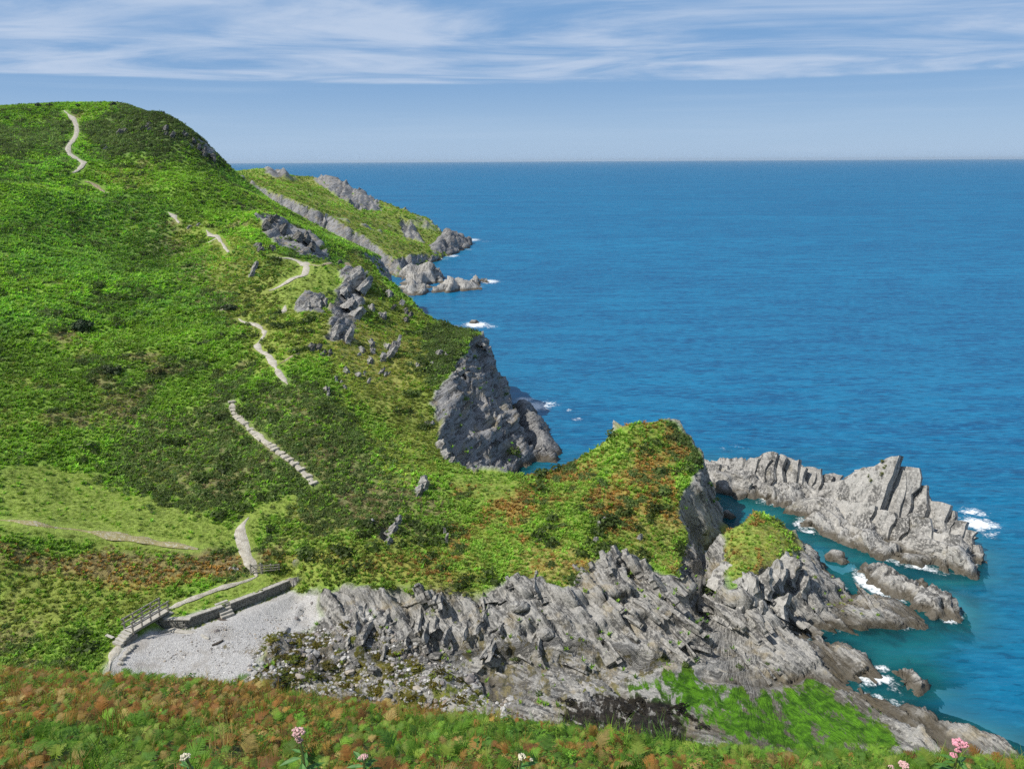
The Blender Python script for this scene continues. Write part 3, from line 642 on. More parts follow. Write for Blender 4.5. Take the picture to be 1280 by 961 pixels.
structure(mesh_obj('sea', np.stack([SX, SY, sz], -1).reshape(-1, 3), q3, sea_mat(), smooth=True, attrs={'teal': teal.ravel(), 'foam': foam.ravel(), 'clear': clear.ravel(), 'near': np.clip(np.exp(-dist/420), 0.0, 1).ravel()}))

# ------------------------------------------------------------------ rocks
def slab_mesh(L, T, H, seed, na=9, nb=9, taper=0.35, jag=0.18, rough=0.06, lean_a=0.0, slant=0.0):
    """one bed of slate standing on edge: length L, thickness T, height H, with a broken top and ledges on its faces"""
    r = np.random.default_rng(seed)
    a = np.linspace(-1, 1, na); b = np.linspace(0, 1, nb)
    A, B = np.meshgrid(a, b)
    kn = np.linspace(-1, 1, 6); top = 1-jag*np.interp(a, kn, r.random(6))-taper*0.4*np.abs(a+r.uniform(-.5, .5))-slant*(a+1)/2*r.uniform(.5, 1.2)
    half = L/2*(1-taper*B*r.uniform(.3, 1.0)); off = lean_a*B*L+0.08*L*np.interp(B, np.linspace(0, 1, 5), r.uniform(-1, 1, 5))
    X = A*half+off; Z = B*H*top[None, :]
    ed = 0.06*L*np.interp(b, np.linspace(0, 1, 7), r.uniform(-1, 1, 7)); X[:, 0] += ed; ed2 = 0.06*L*np.interp(b, np.linspace(0, 1, 7), r.uniform(-1, 1, 7)); X[:, -1] += ed2
    th = T/2*(1-0.35*B)
    f1 = th+rough*fbm(A*L*0.6+seed, B*H*0.6, oct=3, seed=seed)*2; f2 = -th-rough*fbm(A*L*0.6+seed+9, B*H*0.6, oct=3, seed=seed+3)*2
    kb = np.floor(A*L*0.55+0.12*B*H+r.random()*9); f1 = f1+T*0.34*(hash1(kb.astype(np.int64), seed)-0.5)
    kb2 = np.floor(B*H*0.3+r.random()*9); f1 = f1+T*0.10*(hash1(kb2.astype(np.int64), seed+1)-0.5)
    V = np.concatenate([np.stack([X, f1, Z], -1).reshape(-1, 3), np.stack([X, f2, Z], -1).reshape(-1, 3)])
    n = na*nb; F = []
    for j in range(nb-1):
        for i in range(na-1):
            q = j*na+i; F.append((q, q+1, q+1+na, q+na)); F.append((n+q, n+q+na, n+q+na+1, n+q+1))
    for i in range(na-1):
        q = (nb-1)*na+i; F.append((q, q+1, n+q+1, n+q))
    for j in range(nb-1):
        q = j*na; F.append((q, q+na, n+q+na, n+q)); q = j*na+na-1; F.append((q, n+q, n+q+na, q+na))
    return V, F
def frame(n):
    n = Vector(n).normalized(); a = n.cross(Vector((0, 0, 1))).normalized(); b = a.cross(n)
    if b.z < 0: b = -b
    a = n.cross(b); return Matrix((a, n, b)).transposed()      # columns: along the bed, across it, up it
def slab(parent, base, L, T, H, n, seed, mat, name='rock_slab', **kw):
    V, F = slab_mesh(L, T, H, seed, **kw); M3 = np.array(frame(n))
    V = V@M3.T+np.array(base)-np.array(parent.location if parent else (0, 0, 0))
    return mesh_obj(name, V, F, mat, parent)
def boulder_mesh(seed, sub=3, squash=(1, 1, 0.7), n=N_PLAT, rough=0.28, facets=9):
    bm = bmesh.new(); bmesh.ops.create_icosphere(bm, subdivisions=sub, radius=1.0)
    V = np.array([v.co[:] for v in bm.verts]); F = [tuple(v.index for v in f.verts) for f in bm.faces]; bm.free()
    r = np.random.default_rng(seed)
    for _ in range(facets):                                     # cut flat faces
        d = r.normal(size=3); d /= np.linalg.norm(d); h = r.uniform(0.55, 0.9); s = V@d; m = s > h; V[m] -= np.outer(s[m]-h, d)*0.92
    V += V*(rough*fbm(V[:, 0]*1.7+seed, V[:, 1]*1.7, V[:, 2]*1.7, oct=3, seed=seed))[:, None]*0.6
    n = np.array(n)/np.linalg.norm(n); V += np.outer(0.10*(hash1(np.floor((V@n)*5).astype(np.int64), seed)-0.5), n)*1.0
    return V*np.array(squash), F
def mound(name, parent, poly, top, mat, seed, n, scales, step=0.27, slope=1.6, flat=0.0, base=-1.6):
    """a low mass of bedded rock filling an outline on the sea"""
    P = np.array(poly); lo, hi = P.min(0)-3, P.max(0)+3
    x, y = np.meshgrid(np.arange(lo[0], hi[0], step), np.arange(lo[1], hi[1], step))
    sd = poly_sd(x, y, poly).reshape(x.shape)+0.5*fbm(x*0.4, y*0.4, oct=3, seed=seed)
    tz = top(x, y) if callable(top) else np.full(x.shape, float(top))
    z = smin(np.where(sd > 0, sd*slope, sd*0.9), tz, 0.5)
    gy, gx = np.gradient(z, step); ln = np.sqrt(gx*gx+gy*gy+1); d = strata((x, y, z), n, scales, seed)*np.clip((z+1.5)/2, 0.1, 1)
    X, Y, Z = x-gx/ln*d, y-gy/ln*d, z+(0.5+0.5/ln)*d
    v = np.arange(x.size).reshape(x.shape); q = np.stack([v[:-1, :-1], v[:-1, 1:], v[1:, 1:], v[1:, :-1]], -1).reshape(-1, 4); q = q[cen(z) > base]
    used, inv = np.unique(q, return_inverse=True)
    V = np.stack([X, Y, Z], -1).reshape(-1, 3)[used]-(np.array(parent.location) if parent else 0)
    return mesh_obj(name, V, inv.reshape(-1, 4), mat, parent)

SC = [(2.4, 0.7, 5.0), (1.0, 0.42, 2.6), (0.5, 0.16, 1.4)]
# the fin-topped reef behind
pa = at(955, 600, 118); fin = thing('fin_reef', 'low grey reef with a row of jagged upright fins, behind the mossy knoll', 'rock', (pa[0], pa[1], 0))
mound('reef_base', fin, STACK_A, lambda x, y: 2.2+0.8*fbm(x*0.2, y*0.2, oct=2, seed=4), M_STACK, 401, N_STACK, SC, slope=1.0)
FB = np.array(frame(N_STACK))[:, 2]
for i, (px, py, y, L, T) in enumerate([(878,583,121,3.5,1.3),(890,577,121,3.6,1.1),(902,575,120.5,4,1.2),(914,572,120,4.2,1.0),(925,574,119.5,4,1.0),(934,569,119,4.4,1.0),(943,570,118.5,4.2,0.9),(952,566,118,4.6,1.0),(961,562,117.5,4.8,1.1),(970,561,117,5.0,1.2),(980,578,116.5,4,0.9),(990,570,116,4.4,1.5),(998,569,115.5,4.2,1.3),(1009,584,115.5,4.0,1.1),(1019,581,115,4.2,1.2),(1030,583,114.8,4.2,1.2),(1040,588,114.5,4.2,1.2),
    (930,600,115,3.2,.9),(955,606,114,3.4,.9),(978,610,113,3.4,1.0),(900,595,117.5,3,.9),(1005,612,112,3.0,1.0)]):
    tp = at(px, py+(0 if i % 3 else 7), y); H = (tp[2]+1.2)/FB[2]; bs = tp-FB*H
    slab(fin, bs, L*1.1, T*.72, H*1.12, Vector(N_STACK)+Vector((rng.normal(0, .05), rng.normal(0, .06), rng.normal(0, .03))), 420+i, M_STACK, jag=0.08, taper=0.25, rough=0.04, slant=0.3)
# the tall stack
pb = at(1100, 640, 102); st = thing('sea_stack', 'tall pale grey sea stack of leaning slate slabs with a sharp peak', 'sea stack', (pb[0], pb[1], 0))
mound('stack_base', st, STACK_B, lambda x, y: 1.7+0.9*fbm(x*0.2, y*0.2, oct=2, seed=14), M_STACK, 402, N_STACK, SC, slope=1.1)
for i, (px, py, y, L, T) in enumerate([(1040,612,110,6,1.6),(1052,597,109,7,1.6),(1066,584,108,8,1.8),(1080,575,107,8,1.7),(1094,560,106,9,2.2),(1106,566,105,8,1.6),(1118,578,104.5,8,1.5),(1128,590,104,8,1.5),(1140,600,103,7.5,1.5),(1150,612,102,7,1.5),(1160,619,101,7,1.5),(1170,626,100,6.5,1.5),(1180,638,99,6,1.5),(1189,645,98,6,1.4),(1197,655,97,5.5,1.4),(1204,668,96,5,1.3),(1209,685,94,4.5,1.2),(1213,703,92,3.5,1.2),
    (1012,630,109.5,4.5,1.4),(1026,626,108.5,5,1.4),(1040,632,106,6,1.5),(1058,628,104.5,6.5,1.6),(1074,622,103,6.5,1.7),(1092,628,101.5,6.5,1.5),(1110,640,100,6,1.5),(1126,634,99.5,6,1.5),(1142,640,98,6,1.5),(1158,655,97,5.5,1.3),(1172,664,96,5.5,1.4),(1186,680,94.5,5,1.2),(1198,695,93,4,1.2),
    (1050,655,102.5,4.5,1.2),(1080,664,99.5,4.5,1.2),(1105,672,97.5,4.5,1.3),(1130,676,96,4.5,1.3),(1152,684,94.5,4.5,1.2),(1172,694,93,4,1.1)]):
    tp = at(px, py+(0, 10, -2, 4)[i % 4], y); H = (tp[2]+1.2)/FB[2]; bs = tp-FB*H
    slab(st, bs, L*1.1, T*.78, H*1.12, Vector(N_STACK)+Vector((rng.normal(0, .05), rng.normal(0, .06), rng.normal(0, .03))), 460+i, M_STACK, jag=0.10, taper=0.22, na=13, nb=10, rough=0.05, slant=0.38)
# islets and lone rocks in the water
def rock_in_sea(name, poly, top, label, seed, sl=1.0, mat=None):
    c = np.mean(np.array(poly), 0); o = mound(name, None, poly, top, mat or M_STACK, seed, N_STACK, SC, step=0.22, slope=sl)
    return tag(o, label, 'rock')
rock_in_sea('rock_islet', ISLET, 2.1, 'long low rock islet between the tall stack and the shore spur', 405, 0.9)
rock_in_sea('rock_islet', SKERRY, 1.0, 'small rounded rock alone in the water off the shore ledges, near the algae', 406, 0.9)
for i, (px, py, r, h, lab) in enumerate([(1043,698,1.1,0.9,'larger of two small rocks in the teal channel before the tall stack'),(1054,703,0.7,0.5,'smaller of two small rocks in the teal channel before the tall stack'),(911,646,0.9,0.8,'small dark rock in the water behind the mossy knoll'),(1066,768,1.0,0.4,'flat rock awash in the inlet below the shore spur')]):
    c = atz(px, py, 0.0); V, F = boulder_mesh(500+i, 3, (r*1.25, r, h*1.3)); tag(mesh_obj('small_rock', V+np.array((c[0], c[1], 0.0)), F, M_STACK), lab, 'rock')
# far reefs
for i, (pts, top, lab) in enumerate([([(500,345),(540,341),(560,346),(556,356),(532,366),(520,372),(500,366)], 6.0, 'knobbly reef joined to the far shore, the broader one'),([(535,366),(560,358),(600,350),(608,354),(600,362),(556,366)], 5.5, 'narrow tawny reef pointing out to sea under the far headland'),([(528,316),(540,306),(572,304),(588,304),(584,312),(560,320),(538,326)], 14.0, 'ribbed grey rocks at the tip of the far headland')]):
    pl = zpoly(pts); o = mound('far_reef', None, pl, lambda x, y, t=top: t*(0.55+0.6*vnoise(x*0.12, y*0.12, seed=i)), M_CLIFFROCK if i == 2 else M_STACK, 520+i, (-0.9, -0.2, 0.3), [(6, 1.5, 20), (2.6, 0.9, 8)], step=0.9, slope=0.8, base=-2)
    tag(o, lab, 'rock')
c = atz(592, 404, 0.0); V, F = boulder_mesh(530, 3, (2.2, 1.6, 1.3)); tag(mesh_obj('small_rock', V+np.array((c[0], c[1], 0)), F, M_STACK), 'rock breaking the surf off the hillside cliff', 'rock')
# the ribbed ledge at the foot of the grey cliff
pl = [(0, 162), (4.5, 160)]+zpoly([(668,520),(685,540),(699,562)])+[(7.5, 128), (3, 130), (0.5, 148)]
tag(mound('ribbed_ledge', None, pl, lambda x, y: 3.6+0.5*fbm(x*.3, y*.3, oct=2, seed=6), M_CLIFFROCK, 540, (0.25, 0.9, 0.3), [(1.7, 0.6, 9), (0.7, 0.25, 4)], step=0.3, slope=1.0), 'ribbed dark rock ledge sloping to the sea below the grey cliff', 'rock')

# slabs standing out of the shore rocks and of the hill
def crag(name, label, spec, n, mat, seed, cat='rock outcrop'):
    base = ground(*spec[0][:2]); t = thing(name, label, cat, tuple(base))
    for i, (px, py, L, T, H) in enumerate(spec):
        b = ground(px, py); nn = Vector(n)+Vector(rng.normal(0, 0.07, 3))
        slab(t, (b[0], b[1], b[2]-0.5), L, T, H+0.5, nn, seed+i, mat, jag=0.3, taper=0.5)
    return t
crag('slab_outcrop', 'upright pale slabs on the promontory edge left of the dark cleft', [(765,706,2.6,.9,2.2),(780,702,2.8,.9,2.6),(792,708,2.6,.8,2.6),(805,716,2.8,1.0,2.8),(818,722,2.6,.9,2.4),(772,722,2.4,.8,1.8),(830,735,2.4,.9,2.2)], (0.80, -0.1, 0.55), M_ROCK, 600)
crag('slab_outcrop', 'small ribbed slabs in the grass of the promontory front', [(728,712,1.6,.6,1.3),(737,714,1.6,.5,1.5),(746,712,1.5,.5,1.2)], (0.8, -0.1, 0.5), M_ROCK, 620)
crag('block_outcrop', 'squared dark boulders with an undercut at the grass edge', [(615,752,2.6,1.8,1.7),(640,750,3.2,2.0,2.2),(665,748,2.8,2.0,2.1),(688,750,2.0,1.4,1.6)], (0.1, -0.5, 0.85), M_ROCK, 630)
crag('slab_outcrop', 'row of grey fins at the back of the shore rocks', [(525,745,1.8,.6,1.4),(532,742,1.8,.7,1.8),(540,748,1.6,.6,1.3)], (0.85, 0.1, 0.4), M_ROCK, 640)
crag('knoll_crag', 'steep slabs rising from the shore to the mossy knoll', [(898,735,3,1.1,4.2),(912,752,3.2,1.1,3.6),(930,745,3,1.1,3.2),(948,738,3,1.0,3.0),(965,728,3,1.0,3.4),(980,722,2.8,1.0,3.4),(992,735,2.8,1.0,2.8),(940,765,3,1.0,2.2),(968,762,3,1.0,2.4),(905,775,2.6,1.0,1.8)], (-0.72, -0.45, 0.5), M_STACK, 650)
crag('rock_outcrop', 'stepped grey crag below the trampled spur of the path', [(432,352,4.5,2.2,4.5),(440,345,4.5,2.0,4),(446,362,4,1.8,4.5),(425,368,3.6,1.4,2.6),(432,385,3.6,1.4,3),(440,395,3.2,1.3,3)], (-0.45, -0.35, 0.82), M_CRAG, 670)
crag('rock_outcrop', 'grey rock wall in the grass left of the stepped crag', [(378,388,3.2,1.2,2.4),(390,385,3.8,1.2,3.2),(400,384,2.8,1.1,2.6)], (-0.2, -0.85, 0.4), M_CRAG, 680)
crag('rock_outcrop', 'pair of slanting grey slabs under the stepped crag', [(415,420,3,1,2.6),(430,425,3.4,1.1,2.8)], (-0.65, -0.5, 0.55), M_CRAG, 690)
crag('rock_outcrop', 'pale upright pinnacle among broken stones above the cliff', [(484,447,2.6,.8,4.0),(492,440,2.2,.8,4.2),(476,450,2.2,.9,1.8),(462,440,2.4,1,1.2),(450,438,2.2,1,1.0)], (-0.8, -0.3, 0.45), M_CRAG, 700)
crag('rock_outcrop', 'small grey crag in the heath on the cliff top', [(545,444,2.0,.8,1.5),(553,446,2.0,.8,1.3),(536,455,1.6,.7,1.0)], (-0.7, -0.3, 0.6), M_CRAG, 710)
crag('rock_outcrop', 'white lichened rocks at the left rim of the grey cliff', [(528,533,1.7,.8,1.4),(536,531,1.6,.8,1.2)], (-0.5, -0.3, 0.7), M_CRAG, 720)
crag('rock_outcrop', 'rough pale rocks sloping toward the saddle', [(545,560,2,.9,1.8),(553,570,2,.9,1.6),(560,577,1.8,.8,1.2)], (-0.5, -0.4, 0.7), M_CRAG, 730)
crag('rock_outcrop', 'grey triangular rock amid the heather above the shore', [(517,618,1.9,.8,2.0),(525,612,1.7,.8,2.2)], (-0.6, -0.6, 0.5), M_CRAG, 740)
crag('rock_outcrop', 'broken grey rock streak on the slope above the shore', [(480,680,1.4,.6,1.2),(486,666,1.7,.7,1.6),(492,655,1.5,.6,1.5),(459,655,1.2,.6,.9)], (-0.6, -0.5, 0.6), M_CRAG, 750)
crag('rock_outcrop', 'thin pale rock sliver in the rusty bracken', [(556,678,.7,.3,1.5),(556,668,.6,.3,1.2)], (-0.9, -0.3, 0.2), M_CRAG, 760)
crag('rock_outcrop', 'white rocks along the top edge of the grey cliff', [(552,470,2.2,.9,1.0),(562,466,2.4,.9,1.0),(572,464,2.0,.9,.9)], (-0.4, -0.3, 0.85), M_CRAG, 770)
crag('rock_outcrop', 'thin slab jutting seaward from the cliff top', [(598,430,2.6,.7,1.6),(606,434,3.0,.7,1.0)], (-0.15, -0.1, 0.98), M_CRAG, 780)
crag('rock_outcrop', 'grey rock on the slope under the high path', [(312,345,1.8,.8,2.6),(315,338,1.6,.8,2.4)], (-0.7, -0.5, 0.5), M_CRAG, 790)
crag('rock_outcrop', 'small pale stones on the promontory crown', [(745,660,.9,.4,1.2),(751,655,.9,.4,1.2),(798,675,.8,.5,.9),(742,678,.8,.4,1.0)], (-0.7, -0.5, 0.4), M_CRAG, 800)
crag('rock_outcrop', 'grey stones beside the gatepost at the foot of the bank', [(288,716,1.2,.7,.8),(294,715,1.1,.6,.7)], (-0.3, -0.6, 0.7), M_CRAG, 810)

CR = Vector((-0.6, -0.45, 0.65))
for i, (px, py, L, H, lab) in enumerate([(470,432,2.6,1.4,'pale stones strewn left of the upright pinnacle'),(455,447,2.0,1.1,'pale broken rock below the strewn stones'),(442,470,2.0,1.2,'pale rock patch above the purple heather'),(424,480,1.8,1.0,'small pale crag at the left end of the rock patch'),(405,492,1.4,1.6,'thin upright stone on the slope between the path zigzags'),(478,470,.8,1.8,'narrow pale rock rib beside the bright grass'),(520,458,1.8,1.0,'low rock in the heath between pinnacle and cliff'),
    (180,160,4,2.0,'dark crag high on the hill right of the path'),(205,170,4,2.0,'dark crag at the middle of the hill brow'),(150,168,4,2.2,'dark crag nearest the upper path'),(232,172,3.5,2.2,'dark crag on the hill shoulder below the skyline'),(252,190,3.2,2.0,'dark crag on the falling skyline'),(270,204,3.5,2.4,'lowest dark crag on the falling skyline'),(132,184,3,1.6,'reddish low rock beside the upper path bend'),
    (240,285,2.4,1.2,'low grey rock by the path above the spur'),(322,312,3.2,1.8,'pale rubble below the dark hill face'),(340,285,4.5,3.0,'upper grey crag in the dark hill face'),(365,298,5,3.4,'middle grey crag in the dark hill face'),(390,312,4.5,3.0,'lower grey crag in the dark hill face'),
    (470,392,3,1.6,'grey crag in the grass below the spur tip'),(490,372,3,1.6,'weathered rock on the seaward edge above the bay'),(505,395,2.6,1.6,'dark rock on the seaward edge nearest the bay'),(395,435,2.2,1.6,'dark slab in the bare earth below the side path')]):
    b = ground(px, py); t = thing('hill_crag', lab, 'rock outcrop', tuple(b)); rr = np.random.default_rng(830+i)
    for j in range(4):
        q = b+np.array((rr.normal(0, L*.45), rr.normal(0, L*.3), 0)); q[2] = float(height(q[0], q[1]))-.5
        slab(t, q, L*rr.uniform(.5, 1.0), L*rr.uniform(.25, .4), H*rr.uniform(.6, 1.1)+.5, CR+Vector(rr.normal(0, .12, 3)), 1500+i*5+j, M_DARKCRAG if 'dark' in lab else M_CRAG, jag=.4, taper=.5)

# boulders on the shore
for i, (px, py, r, lab) in enumerate([(545,818,.62,'dark rounded boulder lying on the pale upper shore'),(529,820,.5,'reddish boulder beside the dark rounded one'),(533,809,.45,'flat brown boulder above the reddish one'),(484,797,.4,'brown weedy boulder on pale pebbles'),(474,812,.3,'small tawny boulder on the pebbles'),(483,868,.45,'pale grey boulder at the lower edge of the weed'),(465,838,.5,'dark blue grey boulder among the weed'),(445,830,.35,'small dark boulder at the weed edge'),(680,795,.9,'large smooth boulder under the shore ledges'),(650,765,.8,'rounded block below the squared boulders')]):
    c = ground(px, py); V, F = boulder_mesh(900+i, 3, (r*1.2, r, r*.75), facets=6)
    k_ = [M_ROCK, M_CRAG][i % 2]; tag(mesh_obj('boulder', V+np.array((c[0], c[1], lz(c[0], c[1])+r*.3)), F, k_), lab, 'boulder', 'boulders on the shore')

# ------------------------------------------------------------------ footpath
def spline(P, step=0.4):
    P = np.asarray(P, float); out = []
    Q_ = np.vstack([2*P[0]-P[1], P, 2*P[-1]-P[-2]])
    for i in range(1, len(Q_)-2):
        p0, p1, p2, p3 = Q_[i-1:i+3]; n = max(2, int(np.linalg.norm(p2-p1)/step))
        t = np.linspace(0, 1, n, endpoint=False)[:, None]
        out.append(0.5*((2*p1)+(-p0+p2)*t+(2*p0-5*p1+4*p2-p3)*t**2+(-p0+3*p1-3*p2+p3)*t**3))
    return np.vstack(out+[P[-1:]])
PATHS = []                                          # every trodden line, for keeping plants off it
def path_mat(name, c0, c1):
    k = NT(name); p = k.pos(); v = k.n('ShaderNodeTexVoronoi'); k.set(v.inputs['Vector'], p); v.inputs['Scale'].default_value = 6
    c = k.mix(k.ramp(k.noise(p, 1.6, 6, 0.65), 0.3, 0.7), c0, c1); sc = k.n('ShaderNodeSeparateColor'); k.set(sc.inputs[0], v.outputs['Color'])
    c = k.mix(k.ramp(sc.outputs[0], 0.5, 1.0, 0, 0.5), c, (0.55, 0.53, 0.48))
    return k.done(c, 0.9, k.bump(v.outputs['Distance'], 0.5, 0.08))
M_PATH = path_mat('trodden_gravel', (0.30, 0.27, 0.21), (0.50, 0.465, 0.385)); M_TRACK = path_mat('dry_track', (0.24, 0.21, 0.09), (0.33, 0.29, 0.14)); M_EARTH = path_mat('bare_earth', (0.20, 0.15, 0.08), (0.34, 0.27, 0.15))
def footpath(pts, w, mat=None, label=None, name='footpath'):
    P = spline([ground(*q)[:2] for q in pts], max(0.3, w*0.4)); PATHS.append((P[:, :2], w))
    T = np.gradient(P, axis=0); T /= np.linalg.norm(T, axis=1)[:, None]+1e-9; Nn = np.stack([-T[:, 1], T[:, 0]], 1)
    ws = w*.42*(1+0.6*fbm(np.arange(len(P))*0.22, np.zeros(len(P)), oct=2, seed=len(PATHS)))
    ends = np.clip(np.minimum(np.arange(len(P)), np.arange(len(P))[::-1])/5.0+0.15, 0, 1); ws = ws*ends
    V = []
    for c in np.linspace(-1, 1, 5):
        X = P+Nn*(ws*c)[:, None]; V.append(np.column_stack([X, lz(X[:, 0], X[:, 1])]))
    V = np.stack(V, 1); zm = V[:, :, 2].max(1, keepdims=True); V[:, :, 2] = np.maximum(V[:, :, 2], 0.6*zm+0.4*V[:, :, 2])+0.09; V[:, 0, 2] -= 0.12; V[:, 4, 2] -= 0.12
    n = len(P); id_ = np.arange(n*5).reshape(n, 5); q = np.stack([id_[:-1, :-1], id_[:-1, 1:], id_[1:, 1:], id_[1:, :-1]], -1).reshape(-1, 4)
    o = mesh_obj(name, V.reshape(-1, 3), q, mat or M_PATH, smooth=True); o['kind'] = 'structure'
    if label: o['label'] = label
    return o, P
footpath([(136,842),(140,822),(148,808),(153,802)], 0.9)
footpath([(205,764),(240,750),(282,734),(322,722)], 0.7)
footpath([(322,722),(318,714),(309,697),(304,680),(300,664),(305,654),(311,648)], 1.15)
E1, stepline = footpath([(394,608),(380,592),(355,570),(330,552),(310,535),(293,518),(290,502)], 0.95)
footpath([(360,481),(347,464),(336,446),(322,434),(331,417),(318,406),(298,399)], 0.95); footpath([(347,458),(358,450),(374,442)], 0.5, M_EARTH)
footpath([(275,389),(288,384)], 0.9); footpath([(336,364),(365,350),(383,339),(374,328),(342,322)], 2.3); footpath([(380,331),(405,331),(436,329)], 1.5, M_EARTH)
footpath([(286,316),(273,298),(258,288)], 1.7); footpath([(258,305),(274,297)], 1.3)
footpath([(210,266),(217,270),(224,280)], 1.5); footpath([(106,228),(120,233),(136,241)], 1.8, M_EARTH); footpath([(357,382),(354,392)], 0.9)
footpath([(91,217),(104,203),(85,188),(95,169),(94,154),(80,139)], 1.9)
footpath([(0,650),(50,656),(100,664),(170,675),(248,688)], 1.6, M_TRACK, 'dry mown track across the grass field', 'grass_track')
# treads of the stepped stretch
cum = np.r_[0, np.cumsum(np.linalg.norm(np.diff(stepline, axis=0), axis=1))]
def box_mesh(sx, sy, sz, seed, bev=0.03, jit=0.03):
    bm = bmesh.new(); bmesh.ops.create_cube(bm, size=1.0)
    for v in bm.verts: v.co = Vector((v.co.x*sx, v.co.y*sy, v.co.z*sz))
    if bev: bmesh.ops.bevel(bm, geom=bm.edges[:], offset=bev, segments=1, affect='EDGES')
    r = np.random.default_rng(seed); V = np.array([v.co[:] for v in bm.verts]); F = [tuple(v.index for v in f.verts) for f in bm.faces]; bm.free()
    return V+r.normal(0, jit*0.4, V.shape), F
def rotz(V, a): c, s = math.cos(a), math.sin(a); return V@np.array([[c, s, 0], [-s, c, 0], [0, 0, 1]])
for i, d in enumerate(np.cumsum(np.r_[0.5, np.random.default_rng(5).uniform(.8, 1.9, 40)])):
    if d > cum[-1]-.3: break
    x = np.interp(d, cum, stepline[:, 0]); y = np.interp(d, cum, stepline[:, 1]); x2 = np.interp(d+.3, cum, stepline[:, 0]); y2 = np.interp(d+.3, cum, stepline[:, 1])
    V, F = box_mesh(.75+.35*hash1(np.array([i]), 3)[0], .7+.5*hash1(np.array([i]), 4)[0], 0.24, i, 0.04, 0.12); mesh_obj('step', rotz(V, math.atan2(y2-y, x2-x)-math.pi/2)+np.array((x, y, lz(x, y)+0.10)), F, M_PATH, E1)

# ------------------------------------------------------------------ footbridge, wall, gate
def wood_mat(name, c0, c1):
    k = NT(name); tc = k.n('ShaderNodeTexCoord').outputs['Object']; g = k.noise(k.mapping(tc, (3, 14, 14)), 1.0, 5, 0.6)
    return k.done(k.mix(k.ramp(g, 0.3, 0.7), c0, c1), 0.8, k.bump(g, 0.4, 0.02))
M_WOOD = wood_mat('weathered_wood', (0.20, 0.18, 0.15), (0.40, 0.37, 0.32)); M_DECK = wood_mat('pale_boards', (0.34, 0.32, 0.28), (0.52, 0.49, 0.43)); M_DARKWOOD = wood_mat('dark_wood', (0.05, 0.042, 0.035), (0.12, 0.10, 0.08))
def stone_mat(name, c0, c1, c2):
    k = NT(name); p = k.pos(); n = k.noise(p, 2.5, 6, 0.65); n2 = k.noise(p, 9, 4, 0.6)
    c = k.mix(k.ramp(n, 0.3, 0.7), c0, c1); c = k.mix(k.ramp(n2, 0.55, 0.75, 0, 0.6), c, c2); return k.done(c, 0.88, k.bump(n2, 0.6, 0.05))
M_WALL = stone_mat('wall_stone', (0.15, 0.146, 0.135), (0.29, 0.28, 0.25), (0.26, 0.24, 0.14)); M_STEP = stone_mat('pale_stone', (0.30, 0.285, 0.25), (0.48, 0.455, 0.40), (0.24, 0.22, 0.16))
def beam(p0, p1, w, h, seed=0, bev=0.008):          # a squared timber from p0 to p1
    p0, p1 = Vector(p0), Vector(p1); d = p1-p0; V, F = box_mesh(d.length, w, h, seed, bev, 0.004)
    x = d.normalized(); up = Vector((0, 0, 1)) if abs(x.z) < 0.9 else Vector((0, 1, 0)); y = up.cross(x).normalized(); z = x.cross(y)
    return V@np.array(Matrix((x, y, z)))+np.array((p0+p1)/2), F
def join(parts):
    V, F, n = [], [], 0
    for v, f in parts: V.append(v); F += [tuple(i+n for i in q) for q in f]; n += len(v)
    return np.vstack(V), F
BZ = 5.75
b0, b1 = Vector(atz(160, 788, BZ)), Vector(atz(206, 761, BZ)); bd = (b1-b0).normalized(); bs = Vector((bd.y, -bd.x, 0))   # bs: seaward side
br = thing('footbridge', 'small wooden footbridge with railings over the stream mouth', 'footbridge', tuple(b0))
O = np.array(b0)
def bpart(name, VF, mat, parent=br):
    return mesh_obj(name, VF[0]-(O if parent is br else 0), VF[1], mat, parent)
nb_ = int((b1-b0).length/0.24)
dk = bpart('deck', join([beam(b0+bd*(i+.5)*0.24-bs*.65, b0+bd*(i+.5)*0.24+bs*.65, 0.225, 0.06, i) for i in range(nb_)]), M_DECK)
for s_ in (-1, 1): bpart('bearer', beam(b0+bs*s_*.5-Vector((0, 0, .16)), b1+bs*s_*.5-Vector((0, 0, .16)), 0.14, 0.24, 5), M_WOOD)
for s_ in (-1, 1):
    o_ = bs*s_*.62; Ln = (b1-b0).length
    for k_ in range(5):
        p = b0+bd*(0.1+k_*(Ln-.2)/4)+o_; bpart('railing_post', beam(p-Vector((0, 0, .2)), p+Vector((0, 0, 1.12)), .13, .13, k_), M_WOOD)
    for hz in (0.58, 1.06): bpart('rail', beam(b0-bd*.1+o_+bs*s_*.06+Vector((0, 0, hz)), b1+bd*.1+o_+bs*s_*.06+Vector((0, 0, hz)), .07, .15, 3), M_WOOD)
for i in range(4):
    p = b0-bd*(0.2+0.34*i)-Vector((0, 0, 0.14+0.17*i)); bpart('step', beam(p-bs*.62-Vector((0, 0, .1)), p+bs*.62-Vector((0, 0, .1)), .38, .34, 20+i, .02), M_STEP)
bpart('abutment', beam(b0-bd*.9+Vector((0, 0, -1.25)), b0+bd*.55+Vector((0, 0, -1.25)), 1.30, 1.6, 31, .05), M_WALL)
bpart('abutment', beam(b1-bd*.9+Vector((0, 0, -1.25)), b1+bd*.5+Vector((0, 0, -1.25)), 1.5, 1.7, 32, .05), M_WALL)

